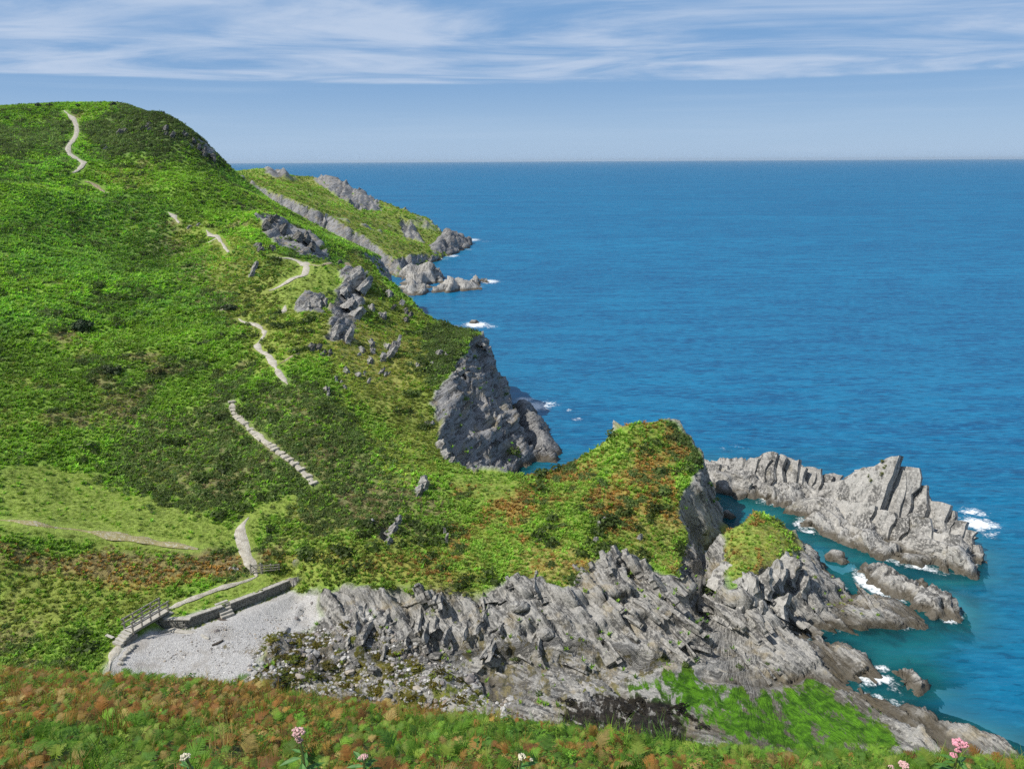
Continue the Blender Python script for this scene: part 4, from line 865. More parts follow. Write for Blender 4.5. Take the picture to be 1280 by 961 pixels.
def stone_wall(name, label, line, top, base, seed):
    t = thing(name, label, 'wall', (line[0][0], line[0][1], base)); r = np.random.default_rng(seed); O = np.array(t.location); blocks, cop = [], []
    for (x0, y0), (x1, y1) in zip(line[:-1], line[1:]):
        Ln = math.hypot(x1-x0, y1-y0); a = math.atan2(y1-y0, x1-x0); nc = int((top-base-.1)/0.2)
        for c in range(nc):
            s_ = -r.random()*.2
            while s_ < Ln:
                w = r.uniform(.25, .6); V, F = box_mesh(w-.02, .42+r.uniform(-.05, .05), .185, r.integers(9999), .025, .02)
                m = s_+w/2; blocks.append((rotz(V, a)+np.array((x0+(x1-x0)*m/Ln, y0+(y1-y0)*m/Ln, base+.1+c*.2))-O, F)); s_ += w
        s_ = 0.0
        while s_ < Ln:
            w = r.uniform(.5, .9); V, F = box_mesh(w-.02, .55, .12, r.integers(9999), .02, .02); m = s_+w/2
            cop.append((rotz(V, a)+np.array((x0+(x1-x0)*m/Ln, y0+(y1-y0)*m/Ln, base+nc*.2+.07))-O, F)); s_ += w
    o = mesh_obj('stonework', *join(blocks), M_WALL, t); o['kind'] = 'stuff'
    o = mesh_obj('coping', *join(cop), M_STEP, t); o['kind'] = 'stuff'
    return t
stone_wall('retaining_wall', 'low dark stone wall between the footbridge and the beach steps', WALL_A, 5.3, 3.7, 1)
stone_wall('retaining_wall', 'low dark stone wall from the beach steps toward the shore rocks', WALL_B, 5.3, 3.7, 2)
wa, wb = np.array(WALL_A[-1]), np.array(WALL_B[0]); wd_ = (wb-wa)/np.linalg.norm(wb-wa); wn = np.array((wd_[1], -wd_[0]))
ss = thing('beach_steps', 'short flight of pale stone steps through the wall to the beach', 'steps', ((wa+wb)[0]/2, (wa+wb)[1]/2, 4.1))
Lg = np.linalg.norm(wb-wa)
for i in range(5):
    c = (wa+wb)/2+wn*(i*.33-.5); V, F = box_mesh(Lg-.06, .36, .5, 40+i, .025, .03); mesh_obj('step', rotz(V, math.atan2(wd_[1], wd_[0]))+np.array((c[0], c[1], 5.05-i*.22))-np.array(ss.location), F, M_STEP, ss)

g0 = ground(314, 719); g1 = ground(327, 718); gd = Vector((g1[0]-g0[0], g1[1]-g0[1], 0)); gl = gd.length; gd.normalize(); gz = float(lz(g0[0], g0[1]))
gt = thing('wooden_gate', 'small grey wooden gate with a cross brace on the gravel path', 'gate', (g0[0], g0[1], gz)); O2 = np.array(gt.location)
G0 = Vector((g0[0], g0[1], gz)); up = Vector((0, 0, 1))
gp = lambda nm, vf: mesh_obj(nm, vf[0]-O2, vf[1], M_WOOD, gt)
for t_ in (0, gl): gp('gate_post', beam(G0+gd*t_-up*.3, G0+gd*t_+up*1.35, .14, .14, 1))
for h_ in (.25, .5, .75, 1.0, 1.15): gp('bar', beam(G0+gd*.09+up*h_, G0+gd*(gl-.09)+up*h_, .04, .09, 2))
gp('brace', beam(G0+gd*.1+up*.25, G0+gd*(gl-.1)+up*1.1, .035, .08, 3)); gp('brace', beam(G0+gd*.1+up*1.1+Vector((0, .04, 0)), G0+gd*(gl-.1)+up*.25+Vector((0, .04, 0)), .035, .08, 3))
fe = thing('rail_fence', 'short wooden rail fence right of the gate', 'fence', tuple(G0+gd*(gl+.15))); O3 = np.array(fe.location)
for t_ in (.15, 1.05, 1.95): p = G0+gd*(gl+t_); z_ = float(lz(p.x, p.y)); mesh_obj('fence_post', *(lambda vf: (vf[0]-O3, vf[1]))(beam((p.x, p.y, z_-.3), (p.x, p.y, z_+1.15), .11, .11, 1)), M_WOOD, fe)
for h_ in (.4, .7, 1.0): mesh_obj('rail', *(lambda vf: (vf[0]-O3, vf[1]))(beam(G0+gd*(gl+.05)+up*h_+Vector((0, -.08, 0)), G0+gd*(gl+2.05)+up*h_+Vector((0, -.08, 0)), .05, .1, 2)), M_WOOD, fe)

# the stream mouth: a pale ledge, driftwood and small stones
def strip(name, pts, z, w, h, mat, label, cat, seed):
    P = spline([atz(*q, z)[:2] for q in pts], .35); n = len(P); T = np.gradient(P, axis=0); T /= np.linalg.norm(T, axis=1)[:, None]; Nn = np.stack([-T[:, 1], T[:, 0]], 1); V = []
    ww = w*(1+.3*vnoise(np.arange(n)*.6, np.zeros(n), seed=seed))*np.clip(np.minimum(np.arange(n), np.arange(n)[::-1])/3+.4, 0, 1)
    for c, hz in ((-.5, -.5), (-.5, .7), (-.2, 1), (.25, .95), (.5, .6), (.5, -.5)):
        X = P+Nn*(ww*c)[:, None]; V.append(np.column_stack([X, np.full(n, z)+h*hz+.04*vnoise(np.arange(n)*.8, np.full(n, c*9), seed=seed+1)]))
    V = np.stack(V, 1); i_ = np.arange(n*6).reshape(n, 6); q = [tuple(int(a) for a in (i_[j, k], i_[j, (k+1) % 6], i_[j+1, (k+1) % 6], i_[j+1, k])) for j in range(n-1) for k in range(6)]
    q += [tuple(int(a) for a in i_[0]), tuple(int(a) for a in i_[-1][::-1])]
    return tag(mesh_obj(name, V.reshape(-1, 3), q, mat), label, cat)
strip('stone_ledge', [(199,792),(213,788),(228,790),(242,792),(262,799)], 4.12, .55, .22, M_STEP, 'pale curved stone ledge along the stream channel on the beach', 'ledge', 1)
strip('driftwood', [(265,807),(272,804),(279,800)], 4.05, .22, .14, M_DARKWOOD, 'dark driftwood timber lying across the wet shingle', 'driftwood', 2)
strip('seaweed_clump', [(270,772),(277,774),(284,776)], 4.12, .4, .08, M_DARKWOOD, 'dark seaweed clump on the pale shingle below the beach steps', 'seaweed', 3)
c = ground(138, 799); V, F = box_mesh(1.1, .28, .08, 3, .01); tag(mesh_obj('board', rotz(V, -.5)+np.array((c[0], c[1], lz(c[0], c[1])+.25)), F, M_DECK), 'pale board lying in the grass left of the bridge steps', 'board')
ed = ground(158, 822); es = thing('stone_edging', 'row of pale rough stones edging the path below the bridge steps', 'edging', tuple(ed))
for i, (px, py) in enumerate([(151,830),(153,826),(156,822),(159,818),(162,815),(165,811),(167,808)]):
    c = ground(px, py); V, F = boulder_mesh(950+i, 2, (.32, .24, .22)); mesh_obj('stone', V+np.array((c[0], c[1], lz(c[0], c[1])+.1))-np.array(ed), F, M_STEP, es)

# ------------------------------------------------------------------ plants
def tuft_bracken(seed, nf=9):
    r = np.random.default_rng(seed); V, F, sh = [], [], []
    for f in range(nf):
        az = r.uniform(0, 2*math.pi); tilt = r.uniform(.25, 1.05); Ln = r.uniform(.55, .95); seg = 5; pts = []
        for i in range(seg+1):
            t = i/seg; el = 1.25-tilt*t*1.25; pts.append((t, el))
        p = np.array((r.normal(0, .12), r.normal(0, .12), 0.0)); d0 = np.array((math.cos(az), math.sin(az))); sd = np.array((-d0[1], d0[0], 0)); s_ = r.random()
        for i in range(seg+1):
            t, el = pts[i]; w = .20*Ln*(1-t)**.7*(1.25 if i % 2 else .55)*(0 if i == 0 else 1)+.012
            twist = sd*math.cos(.5)+np.array((0, 0, .25*r.normal())); V += [p+twist*w, p-twist*w]; sh += [s_, s_]
            p = p+np.array((d0[0]*math.cos(el), d0[1]*math.cos(el), math.sin(el)))*Ln/seg
        b = len(V)-2*(seg+1); F += [(b+2*i, b+2*i+1, b+2*i+3, b+2*i+2) for i in range(seg)]
    return np.array(V), F, np.array(sh)
def tuft_bush(seed, n=70, flat=.8, leaf=.13):
    r = np.random.default_rng(seed); V, F, sh = [], [], []
    for i in range(n):
        d = r.normal(size=3); d[2] = abs(d[2])*.9+.05; d /= np.linalg.norm(d); rad = .5*r.uniform(.55, 1.05)*(1+.25*math.sin(5*math.atan2(d[1], d[0])+seed)); c = d*rad*np.array((1, 1, flat*1.3))
        nn = d+r.normal(0, .6, 3); nn /= np.linalg.norm(nn); a = np.cross(nn, r.normal(size=3)); a /= np.linalg.norm(a); b = np.cross(nn, a); s_ = leaf*r.uniform(.6, 1.4); k = len(V)
        V += [c+a*s_, c+b*s_*.6, c-a*s_, c-b*s_*.6]; F.append((k, k+1, k+2, k+3)); sh += [r.random()]*4
    return np.array(V), F, np.array(sh)
def tuft_grass(seed, n=34, h=.45, spread=.4, w=.02):
    r = np.random.default_rng(seed); V, F, sh = [], [], []
    for i in range(n):
        c = np.array((r.normal(0, spread*.5), r.normal(0, spread*.5), 0)); az = r.uniform(0, 6.28); ln = r.uniform(.15, .7); hh = h*r.uniform(.5, 1.2); d = np.array((math.cos(az), math.sin(az), 0)); s_ = np.array((-d[1], d[0], 0))*w; k = len(V)
        V += [c-s_, c+s_, c+d*ln*hh*.4+s_*.8+np.array((0, 0, hh*.6)), c+d*ln*hh*.4-s_*.8+np.array((0, 0, hh*.6)), c+d*ln*hh+np.array((0, 0, hh*(1-.3*ln)))]; F += [(k, k+1, k+2, k+3), (k+3, k+2, k+4)]; sh += [r.random()]*5
    return np.array(V), F, np.array(sh)
def source(name, VFs, mat=None):
    V, F, sh = VFs; o = mesh_obj(name, V, F, mat or M_LEAF, attrs={'leaf_tone': sh}); COL.objects.unlink(o); return o
def scatter(name, P, rot, scl, colr, idx, srcs, label):
    me = bpy.data.meshes.new(name); me.vertices.add(len(P)); me.vertices.foreach_set('co', np.asarray(P, np.float32).ravel())
    for nm, ty, ar, key in (('rot', 'FLOAT_VECTOR', rot, 'vector'), ('scl', 'FLOAT_VECTOR', scl, 'vector'), ('col', 'FLOAT_COLOR', np.c_[colr, np.ones(len(P))], 'color'), ('pick', 'INT', idx, 'value')):
        a = me.attributes.new(nm, ty, 'POINT'); a.data.foreach_set(key, np.asarray(ar, np.int32 if ty == 'INT' else np.float32).ravel())
    o = link(bpy.data.objects.new(name, me)); o['kind'] = 'stuff'; o['label'] = label
    ng = bpy.data.node_groups.new(name, 'GeometryNodeTree'); ng.interface.new_socket('Geometry', in_out='INPUT', socket_type='NodeSocketGeometry'); ng.interface.new_socket('Geometry', in_out='OUTPUT', socket_type='NodeSocketGeometry')
    gi, go = ng.nodes.new('NodeGroupInput'), ng.nodes.new('NodeGroupOutput'); ip = ng.nodes.new('GeometryNodeInstanceOnPoints'); jg = ng.nodes.new('GeometryNodeJoinGeometry')
    def na(nm, ty):
        n = ng.nodes.new('GeometryNodeInputNamedAttribute'); n.data_type = ty; n.inputs['Name'].default_value = nm; return n.outputs['Attribute']
    for s_ in srcs[::-1]:
        oi = ng.nodes.new('GeometryNodeObjectInfo'); oi.inputs['Object'].default_value = s_; oi.inputs['As Instance'].default_value = True; ng.links.new(oi.outputs['Geometry'], jg.inputs[0])
    ng.links.new(gi.outputs[0], ip.inputs['Points']); ng.links.new(jg.outputs[0], ip.inputs['Instance']); ip.inputs['Pick Instance'].default_value = True
    ng.links.new(na('pick', 'INT'), ip.inputs['Instance Index']); ng.links.new(na('rot', 'FLOAT_VECTOR'), ip.inputs['Rotation']); ng.links.new(na('scl', 'FLOAT_VECTOR'), ip.inputs['Scale']); ng.links.new(ip.outputs[0], go.inputs[0])
    m = o.modifiers.new('plants', 'NODES'); m.node_group = ng
    return o
SRC = [source('bracken_tuft_%d' % i, tuft_bracken(i)) for i in range(4)]+[source('bush_tuft_%d' % i, tuft_bush(20+i)) for i in range(3)]+[source('grass_tuft_%d' % i, tuft_grass(40+i)) for i in range(3)]
def near_idx(x, y):
    return np.clip(np.searchsorted(YS, y), 0, JN-1), np.clip(np.searchsorted(XS, x), 0, IN_-1)
def sample(x0, x1, y0, y1, dens, size):
    n = int((x1-x0)*(y1-y0)*dens); x, y = rng.uniform(x0, x1, n), rng.uniform(y0, y1, n)
    j, i = near_idx(x, y)
    ok = (x > -0.78*y-4) & (rock[j, i]+.25*rng.normal(size=n) < 0.5) & (beach[j, i] < 0.15) & (GZ[j, i] > 1.2) & (weed[j, i] < .5)
    x, y, j, i = x[ok], y[ok], j[ok], i[ok]
    clear_ = np.ones(len(x), bool)
    for P, w in PATHS:
        m = (x > P[:, 0].min()-3) & (x < P[:, 0].max()+3) & (y > P[:, 1].min()-3) & (y < P[:, 1].max()+3)
        if m.any(): d = line_d(x[m], y[m], [tuple(p) for p in P[::2]]+[tuple(P[-1])]); clear_[np.nonzero(m)[0][d < w/2+.12+.25*size]] = False
    for A_, w in (([tuple(b0[:2]), tuple(b1[:2])], 1.3), (WALL, .6)): clear_ &= line_d(x, y, A_) > w
    x, y, j, i = x[clear_], y[clear_], j[clear_], i[clear_]
    kinds = list(W); wt = np.stack([W[k][j, i] for k in kinds], 1)+1e-6; cs = np.cumsum(wt/wt.sum(1, keepdims=True), 1); kd = (rng.random(len(x))[:, None] > cs).sum(1).clip(0, len(kinds)-1)
    fam = {'bracken': (0, 4, 1.0, .8), 'deep': (0, 4, 1.0, .8), 'scrub': (4, 3, 1.25, .8), 'heather': (4, 3, .7, .5), 'turf': (7, 3, .75, .55), 'dry': (7, 3, .9, .9), 'rust': (0, 4, .85, .75), 'olive': (0, 10, .8, .7)}
    pick = np.zeros(len(x), int); sc = np.zeros((len(x), 3)); cl = np.zeros((len(x), 3))
    for a, k in enumerate(kinds):
        m = kd == a; f = fam[k]; q = m.sum()
        pick[m] = f[0]+rng.integers(0, f[1], q); s_ = f[2]*size*rng.uniform(.65, 1.35, q); sc[m] = np.stack([s_, s_, s_*f[3]/.8*rng.uniform(.6, 1.0, q)], 1)
        cl[m] = G_[k]*np.exp(.28*fbm(x[m]*.55/size, y[m]*.4/size, oct=2, seed=19)+.30*fbm(x[m]*.06, y[m]*.05, oct=3, seed=29))[:, None]*np.exp(rng.normal(0, .13, (q, 1)))*np.exp(rng.normal(0, .05, (q, 3)))
    tall = (rng.random(len(x)) < .012*(wt[:, kinds.index('turf')] < .4)) & (fbm(x*.08, y*.08, oct=2, seed=23) > .0); q = tall.sum(); pick[tall] = rng.integers(4, 7, q); sc[tall] = (rng.uniform(1.3, 2.4, (q, 1))*np.array((1, 1, .75)))*min(1.2, .75+size*.4); cl[tall] = np.array((.085, .125, .035))*np.exp(rng.normal(0, .25, (q, 1)))
    rot = np.stack([rng.normal(0, .12, len(x)), rng.normal(0, .12, len(x)), rng.uniform(0, 6.28, len(x))], 1)
    return np.stack([x, y, height(x, y)-.04*size], 1), rot, sc, cl, pick
for nm, lab, reg in (('hillside_plants', 'bracken, heather and grass covering the hillside and promontory', [(-95, 45, 56, 92, 13.0, .55), (-115, 36, 92, 125, 9.0, .66)]), ('upper_hillside_plants', 'bracken and scrub covering the upper hillside', [(-165, 8, 125, 200, 5.2, .85), (-240, -5, 200, 305, 2.8, 1.05)]), ('headland_plants', 'rough grass and bracken covering the far headland', [(-330, -20, 305, 640, .7, 1.35)])):
    D = [sample(*r_) for r_ in reg]; scatter(nm, *[np.concatenate(z) for z in zip(*D)], SRC, lab)

# ------------------------------------------------------------------ cobbles and weed on the shore
def stone_src(seed):
    V, F = boulder_mesh(seed, 1, (1, .8, .6), facets=4, rough=.2); return V, F, np.full(len(V), .5)
k = NT('cobble'); cc = k.attr('col', inst=True); cn = k.noise(k.pos(), 9, 4); M_COB = k.done(k.mix(k.ramp(cn, .3, .7), k.mix(1.0, cc, (.7, .7, .7), 'MULTIPLY'), k.mix(1.0, cc, (1.2, 1.2, 1.2), 'MULTIPLY')), .8)
CS = [source('cobble_%d' % i, stone_src(970+i), M_COB) for i in range(4)]
def shore(name, pts, dens, size, cols, srcs, label, flat=1.0, sink=.2, cl=.5):
    P = gpoly(pts); A = np.array(P); lo, hi = A.min(0), A.max(0); n = int((hi-lo).prod()*dens); x, y = rng.uniform(lo[0], hi[0], n), rng.uniform(lo[1], hi[1], n)
    ok = (poly_sd(x, y, P)+1.3*fbm(x*.5, y*.5, oct=2, seed=15) > 0) & (fbm(x*.7, y*.7, oct=3, seed=16) > -cl); x, y = x[ok], y[ok]; n = len(x)
    s_ = size*np.exp(rng.normal(0, .45, n)); c_ = np.array(cols)[rng.integers(0, len(cols), n)]*np.exp(rng.normal(0, .18, (n, 1)))
    scatter(name, np.stack([x, y, lz(x, y)-s_*sink*.3], 1), np.stack([rng.normal(0, .2, n), rng.normal(0, .2, n), rng.uniform(0, 6.28, n)], 1), np.stack([s_, s_, s_*flat], 1), c_, rng.integers(0, len(srcs), n), srcs, label)
GREYS = [(.38, .37, .35), (.28, .275, .265), (.46, .45, .43), (.22, .20, .19), (.33, .29, .24)]
shore('shore_cobbles', [(300,850),(320,815),(360,780),(400,765),(480,775),(560,820),(640,870),(640,900),(520,900),(380,880)], 9, .17, GREYS, CS, 'grey cobbles strewn between the shingle beach and the rocks', 1, .2, .4)
shore('beach_pebbles', [(165,845),(205,800),(260,790),(330,760),(380,745),(395,775),(330,815),(300,850),(240,858)], 14, .075, GREYS, CS, 'larger pebbles on the shingle beach', 1, .2, .1)
shore('brown_seaweed', [(300,860),(330,815),(370,795),(430,785),(520,815),(600,860),(590,895),(480,890),(380,880)], 7, .55, [(.15, .125, .02), (.10, .085, .018), (.20, .19, .035), (.13, .16, .03)], SRC[4:7], 'brown and olive seaweed on the cobbles', .28, .0, .05)
shore('dark_seaweed', [(700,892),(760,872),(850,882),(890,915),(900,950),(720,930)], 6, .55, [(.035, .03, .022), (.05, .042, .03), (.025, .022, .02)], SRC[4:7], 'blackish seaweed on the lowest shore rocks', .10, .0, .0)

def plain(name, c, rough=.7):
    k = NT(name); n = k.noise(k.pos(), 40, 3); return k.done(k.mix(k.ramp(n, .3, .7), tuple(np.array(c)*.75), tuple(np.array(c)*1.2)), rough)

# broken slabs standing out of the shore ledges, part of the rock platform
PLAT = bpy.data.objects['rock_platform']
SLABS = []
for i in range(12):
    V, F = slab_mesh(1.0*(2.2+1.6*hash1(np.array([i]), 8)[0]), .45+.5*hash1(np.array([i]), 9)[0], 1.5, 980+i, na=9, nb=6, taper=.35, jag=.35, rough=.05, slant=.35*(i % 3 == 0)); o = mesh_obj('rock_slab', V, F, M_ROCK, PLAT); SLABS.append(o.data); COL.objects.unlink(o); bpy.data.objects.remove(o)
sr = np.random.default_rng(77); cnt = 0
for _ in range(6000):
    if cnt >= 130: break
    x_, y_ = sr.uniform(-17, 44), sr.uniform(59, 84); j_, i_ = near_idx(np.array([x_]), np.array([y_])); j_, i_ = j_[0], i_[0]
    if rockp[j_, i_] < .9 or LZ[j_, i_] < .35 or algae[j_, i_] > .3 or knob[j_, i_] > .05 or prom[j_, i_] > .1: continue
    if vnoise(np.array([x_*.16]), np.array([y_*.16]), seed=66)[0] < -.25: continue
    sw_ = float(vnoise(np.array([x_*.07]), np.array([y_*.07]), seed=67)[0]); az = .6*sw_+sr.normal(0, .12)
    lo_ = shelf[j_, i_] > .5
    if lo_ and sr.random() < .45: continue
    n_ = Matrix.Rotation(az*(.4 if lo_ else 1), 3, 'Z') @ (Vector((.36, .74, .75)) if lo_ else Vector((.82, .30, .42+sr.normal(0, .1)))); k_ = sr.uniform(.5, 1.0)*(1.25 if y_ > 70 else .8)
    o = bpy.data.objects.new('rock_slab', SLABS[int(sr.integers(12))]); link(o, PLAT)
    o.matrix_world = Matrix.Translation((x_, y_, float(LZ[j_, i_])-.55*k_)) @ frame(n_).to_4x4() @ Matrix.Diagonal((k_*sr.uniform(1.1, 2.0), k_*sr.uniform(.7, 1.3), k_*sr.uniform(.5, .8), 1)); cnt += 1
# moss on the peak of the stack
bpy.context.view_layer.update(); dg = bpy.context.evaluated_depsgraph_get()
for i, (px, py, r_) in enumerate([(1104,576,.4),(1106,584,.4),(1103,592,.35),(1090,600,.3),(1086,594,.25)]):
    d_ = ray(px, py); d_ = d_/np.linalg.norm(d_); hit = S.ray_cast(dg, Vector(EYE+d_*95), Vector(d_), distance=40)
    if not hit[0]: continue
    p = np.array(hit[1]); nr_ = np.array(hit[2]); q = []
    for j in range(4):
        V, F, _ = tuft_bush(1400+i*9+j, 40, .5, .2); q.append((V*np.array((1, .6, .6))*r_*1.3+rng.normal(0, r_*.45, 3)*np.array((1, .4, 1))+p-nr_*.12-np.array(st.location), F))
    mesh_obj('moss', *join(q), plain('moss_green', (.15, .17, .045)), st)

# lone shrubs
def shrub(px, py, r, col, label, seed, pos=None, group=None):
    c = ground(px, py) if pos is None else pos; t = thing('shrub', label, 'shrub', (c[0], c[1], c[2])); k = NT('shrub_leaf'); p = k.pos()
    k.done(k.mix(k.ramp(k.noise(p, 4, 4), .3, .7), tuple(np.array(col)*.6), tuple(np.array(col)*1.4)), .6)
    q = []; rr = np.random.default_rng(seed)
    for i in range(16):
        V, F, _ = tuft_bush(seed+i, 60, .8, .16); q.append((V*r*.9+np.array((rr.normal(0, r*.45), rr.normal(0, r*.4), abs(rr.normal(0, r*.3)))), F))
    mesh_obj('crown', *join(q), k.m, t)
    mesh_obj('stem', *join([beam((rr.normal(0, .1), rr.normal(0, .1), -.2), (rr.normal(0, r*.3), rr.normal(0, r*.3), r*.6), .06*r, .06*r, i) for i in range(5)]), M_DARKWOOD, t)
    if group: t['group'] = group
    return t
shrub(100, 412, 1.9, (.035, .062, .022), 'large dark green shrub in the bright bracken of the left slope', 1100)
shrub(140, 466, 1.1, (.05, .075, .022), 'dark shrub downhill of the large dark one on the left slope', 1130)
shrub(195, 466, .9, (.13, .13, .03), 'yellowish shrub in the bracken right of the dark one', 1160)
shrub(255, 432, 1.0, (.07, .10, .03), 'olive shrub in the bracken near the lower zigzag of the path', 1190)
shrub(290, 388, 1.3, (.04, .06, .022), 'dark shrub beside the short visible bit of path', 1220)
for i, (px, lab) in enumerate([(48, 'skyline shrub left of where the path tops the hill'), (62, 'skyline shrub nearest the top of the path'), (98, 'low shrub on the skyline just right of the path'), (142, 'rightmost dark shrub on the hill skyline')]):
    p = at(px, 131, 289); shrub(0, 0, 1.0, (.03, .05, .02), lab, 1250+30*i, (p[0], p[1], float(height(p[0], p[1]))))

# ------------------------------------------------------------------ bracken and flowers on the near slope
def fern_frond(seed, Ln=.75, np_=13):
    r = np.random.default_rng(seed); V, F, sh = [], [], []; s0 = r.random()
    t = np.linspace(0, 1, np_+6); el = 1.15-1.25*t**1.3; dx = np.cos(el)*Ln/len(t); dz = np.sin(el)*Ln/len(t); X = np.cumsum(dx); Z = np.cumsum(dz)
    def strip_(c, d, n, L, w0, k):                  # a lobed leaflet strip
        b = len(V); d = d/np.linalg.norm(d); s = np.cross(d, n); s /= np.linalg.norm(s)+1e-9; c0 = r.random()*.5+s0*.5
        for i in range(k+1):
            u = i/k; w = w0*(1-u)**.8*(1.0 if i % 2 else .45)+.002; p = c+d*L*u-n*(.12*L*u*u); V.extend([p+s*w, p-s*w]); sh.extend([c0, c0])
        F.extend([(b+2*i, b+2*i+1, b+2*i+3, b+2*i+2) for i in range(k)])
    strip_(np.array((0, 0, 0.)), np.array((X[5], 0, Z[5]+1e-3)), np.array((0, 1., 0)), math.hypot(X[5], Z[5]), .006, 2)
    for i in range(5, len(t)):
        u = (i-5)/(len(t)-6); c = np.array((X[i], 0, Z[i])); tan = np.array((math.cos(el[i]), 0, math.sin(el[i]))); nn = np.array((-math.sin(el[i]), 0, math.cos(el[i])))
        for sd in (-1, 1):
            L = Ln*.42*(1-u)**.75*r.uniform(.85, 1.1)+.015; d = np.array((0, sd, 0))*.9+tan*.45+nn*r.normal(.05, .12); strip_(c, d, nn, L, .055*(L/.3)**.6*.55+.006, 7)
    return np.array(V), F, np.array(sh)
def herb(seed, n=26):
    r = np.random.default_rng(seed); V, F, sh = [], [], []
    for i in range(n):
        h = r.uniform(.08, .42); az = r.uniform(0, 6.28); c = np.array((r.normal(0, .06), r.normal(0, .06), h)); d = np.array((math.cos(az), math.sin(az), r.uniform(-.2, .5))); d /= np.linalg.norm(d); s = np.cross(d, (0, 0, 1.)); s /= np.linalg.norm(s); L = r.uniform(.06, .12); w = L*.28; k = len(V)
        V += [c, c+d*L*.5+s*w, c+d*L-np.array((0, 0, .2*L)), c+d*L*.5-s*w]; F.append((k, k+1, k+2, k+3)); sh += [r.random()]*4
    return np.array(V), F, np.array(sh)
FS = [source('fern_frond_%d' % i, fern_frond(60+i, .55+.1*i)) for i in range(4)]+[source('herb_%d' % i, herb(70+i)) for i in range(3)]+[source('near_grass_%d' % i, tuft_grass(80+i, 30, .75, .3, .006)) for i in range(2)]
nF = 70000; x = rng.uniform(-15, 12, nF); y = rng.uniform(1.5, 19, nF); ok = (np.hypot(x, y) > 3.2) & (np.abs(x) < .85*y+2); x, y = x[ok], y[ok]; nF = len(x)
pn = fbm(x*.45, y*.45, oct=3, seed=71); pn2 = fbm(x*1.3, y*1.3, oct=2, seed=72)
brown = np.clip(.42+.65*pn+.35*pn2+.12*np.clip((y-7)/5, -1, 1)-.03*np.clip(x, -5, 8), .05, .9); isb = rng.random(nF) < brown
u_ = rng.random(nF); pick = np.where(u_ < .66, rng.integers(0, 4, nF), np.where(u_ < .88, rng.integers(4, 7, nF), rng.integers(7, 9, nF))); isb &= ~((pick >= 4) & (pick < 7) & (rng.random(nF) < .8))
gr = np.array([(.13, .27, .03), (.18, .32, .04), (.10, .21, .035), (.23, .31, .055)])[rng.integers(0, 4, nF)]; bn = np.array([(.33, .155, .045), (.36, .22, .06), (.24, .12, .045), (.38, .29, .11)])[rng.integers(0, 4, nF)]
cl = np.where(isb[:, None], bn, gr)*np.exp(rng.normal(0, .2, (nF, 1))); sc_ = rng.uniform(.14, .30, nF)*np.where(rng.random(nF) < .05, 1.6, 1)*np.where(isb, .9, 1)*np.where(pick >= 4, 1.35, 1)
scatter('near_bracken', np.stack([x, y, fore(x, y)-.02], 1), np.stack([rng.normal(0, .25, nF), rng.normal(0, .25, nF), rng.uniform(0, 6.28, nF)], 1), np.stack([sc_]*3, 1), cl, pick, FS, 'green and rusty bracken and herbs on the slope in the foreground')

# the same cover goes on down the slope beyond the brow
nS = 17000; x = rng.uniform(-52, 46, nS); y = rng.uniform(17.5, 62, nS); z_ = fore(x, y); ok = (np.abs(x) < .85*y+4) & (z_ > 3.5); x, y, z_ = x[ok], y[ok], z_[ok]; nS = len(x)
isb = rng.random(nS) < np.clip(.35+.5*fbm(x*.2, y*.2, oct=2, seed=74), 0, 1); cl = np.where(isb[:, None], bn[rng.integers(0, len(bn), nS)], gr[rng.integers(0, len(gr), nS)])*np.exp(rng.normal(0, .15, (nS, 1))); sc_ = rng.uniform(.45, .75, nS)
scatter('slope_bracken', np.stack([x, y, z_-.03], 1), np.stack([rng.normal(0, .15, nS), rng.normal(0, .15, nS), rng.uniform(0, 6.28, nS)], 1), np.stack([sc_, sc_, sc_*.6], 1), cl, rng.integers(0, 4, nS), SRC[:4], 'bracken on the near slope falling away to the cove')

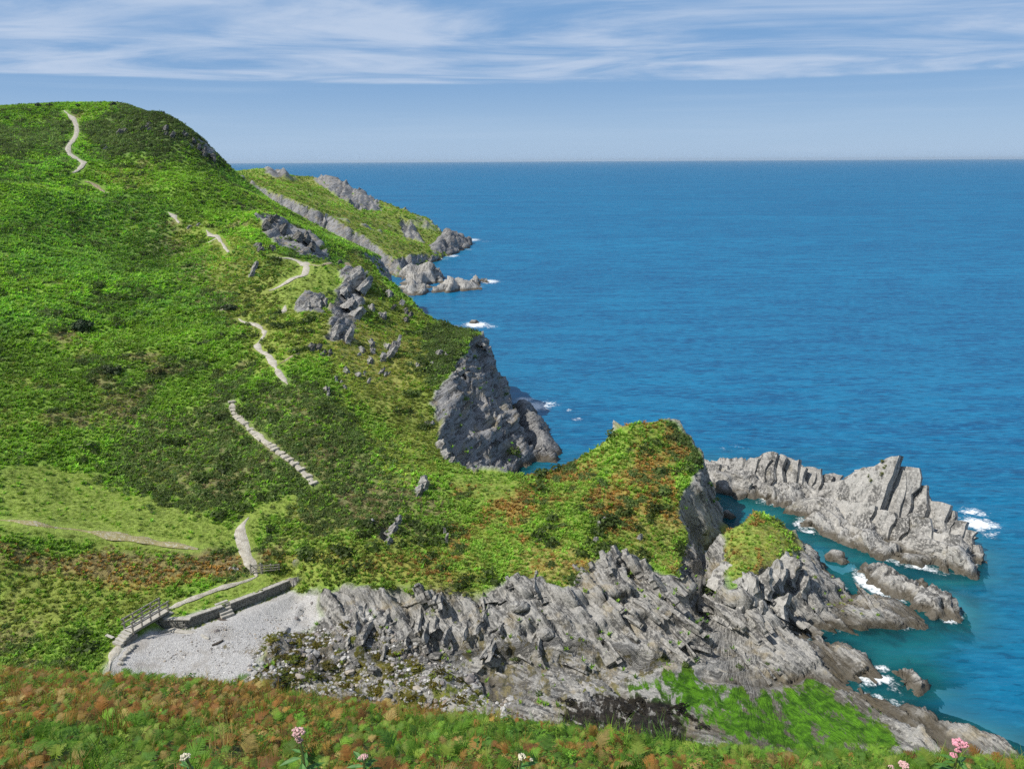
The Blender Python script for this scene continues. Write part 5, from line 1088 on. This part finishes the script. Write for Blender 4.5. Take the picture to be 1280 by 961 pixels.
M_STEM = plain('stem', (.16, .20, .06)); M_BLADE = plain('broad_leaf', (.07, .18, .035), .5)
M_PINK = plain('dusty_pink', (.62, .40, .38)); M_ROSE = plain('rose_pink', (.66, .30, .36)); M_CREAM = plain('cream', (.62, .58, .44))
def flower(px, py, size, mat, label, seed, hgt=.75, extra=2):
    r = np.random.default_rng(seed); ys = np.arange(3.5, 16, .05); P = np.array([at(px, py, q) for q in ys]); ht = P[:, 2]-fore(P[:, 0], P[:, 1]); i = np.nonzero(ht < hgt)[0]; p = P[i[0]] if len(i) else P[0]
    b = np.array((p[0]+r.normal(0, .03), p[1]+.03, float(fore(p[0], p[1])))); t = thing('flowering_plant', label, 'flower', tuple(b)); H = p-b
    line = [np.array((0, 0, -.05)), H*.5+np.array((r.normal(0, .02), 0, 0)), H]
    mesh_obj('stem', *join([beam(line[j], line[j+1], .012, .012, j, 0) for j in range(2)]), M_STEM, t)
    for k_ in range(14):
        h = r.uniform(.25, .9); az = r.uniform(0, 6.28); d = np.array((math.cos(az), math.sin(az), r.uniform(-.25, .35))); s = np.array((-d[1], d[0], 0)); L = r.uniform(.11, .2)*(1.15-h*.5); c = H*h; w = L*.17; n = np.array((0, 0, 1.))
        V = [c, c+d*L*.35+s*w, c+d*L*.7+s*w*.7-n*L*.08, c+d*L-n*L*.2, c+d*L*.7-s*w*.7-n*L*.08, c+d*L*.35-s*w]; mesh_obj('leaf', V, [(0, 1, 2, 3), (0, 3, 4, 5)], M_BLADE, t)
    heads = [(np.zeros(3), size)]+[(np.array((r.normal(0, size*.8), r.normal(0, size*.4), -size*r.uniform(.5, 1.0))), size*r.uniform(.4, .6)) for _ in range(extra)]
    for c, s in heads:
        q = []
        for k_ in range(46):
            d = r.normal(size=3); d[2] = abs(d[2]); d /= np.linalg.norm(d); V, F = boulder_mesh(int(r.integers(9999)), 1, (1, 1, 1), facets=0); q.append((V*s*.17*r.uniform(.7, 1.3)+H+c+d*np.array((s, s, s*.55))*r.uniform(.55, .9), F))
        mesh_obj('flower_head', *join(q), mat, t)
    return t
flower(373, 915, .05, M_PINK, 'tall leafy plant with a dusty pink domed flower head at bottom left', 1)
flower(1200, 930, .058, M_ROSE, 'plant with the rose pink flower head over the shore rocks at bottom right', 2, extra=3)
flower(1130, 956, .04, M_PINK, 'pale pink flower at the bottom edge left of the rose pink one', 3, .7, 1)
flower(455, 946, .03, M_PINK, 'small faded pink flower head right of the tall leafy plant', 4, .5, 1)
flower(652, 946, .035, M_CREAM, 'tiny cream flower cluster at the bottom middle', 5, .5, 1)
flower(232, 946, .04, M_CREAM, 'pale seeding flower head in the bottom left bracken', 6, .45, 1)

# ------------------------------------------------------------------ sea air
hb = bmesh.new(); bmesh.ops.create_cube(hb, size=1.0)
for v in hb.verts: v.co = Vector((v.co.x*90000, v.co.y*90000, -6.5 if v.co.z < 0 else 90.0))
hm = bpy.data.meshes.new('haze'); hb.to_mesh(hm); hb.free(); ho = link(bpy.data.objects.new('haze', hm)); ho['kind'] = 'stuff'; ho['label'] = 'thin pale haze over the sea'
hmat = bpy.data.materials.new('haze'); hmat.use_nodes = True; nt_ = hmat.node_tree; nt_.nodes.clear(); po = nt_.nodes.new('ShaderNodeOutputMaterial'); pv_ = nt_.nodes.new('ShaderNodeVolumePrincipled')
pv_.inputs['Color'].default_value = (.72, .87, 1.0, 1); pv_.inputs['Density'].default_value = 2.8e-5; pv_.inputs['Anisotropy'].default_value = .2; nt_.links.new(pv_.outputs[0], po.inputs['Volume']); hm.materials.append(hmat)
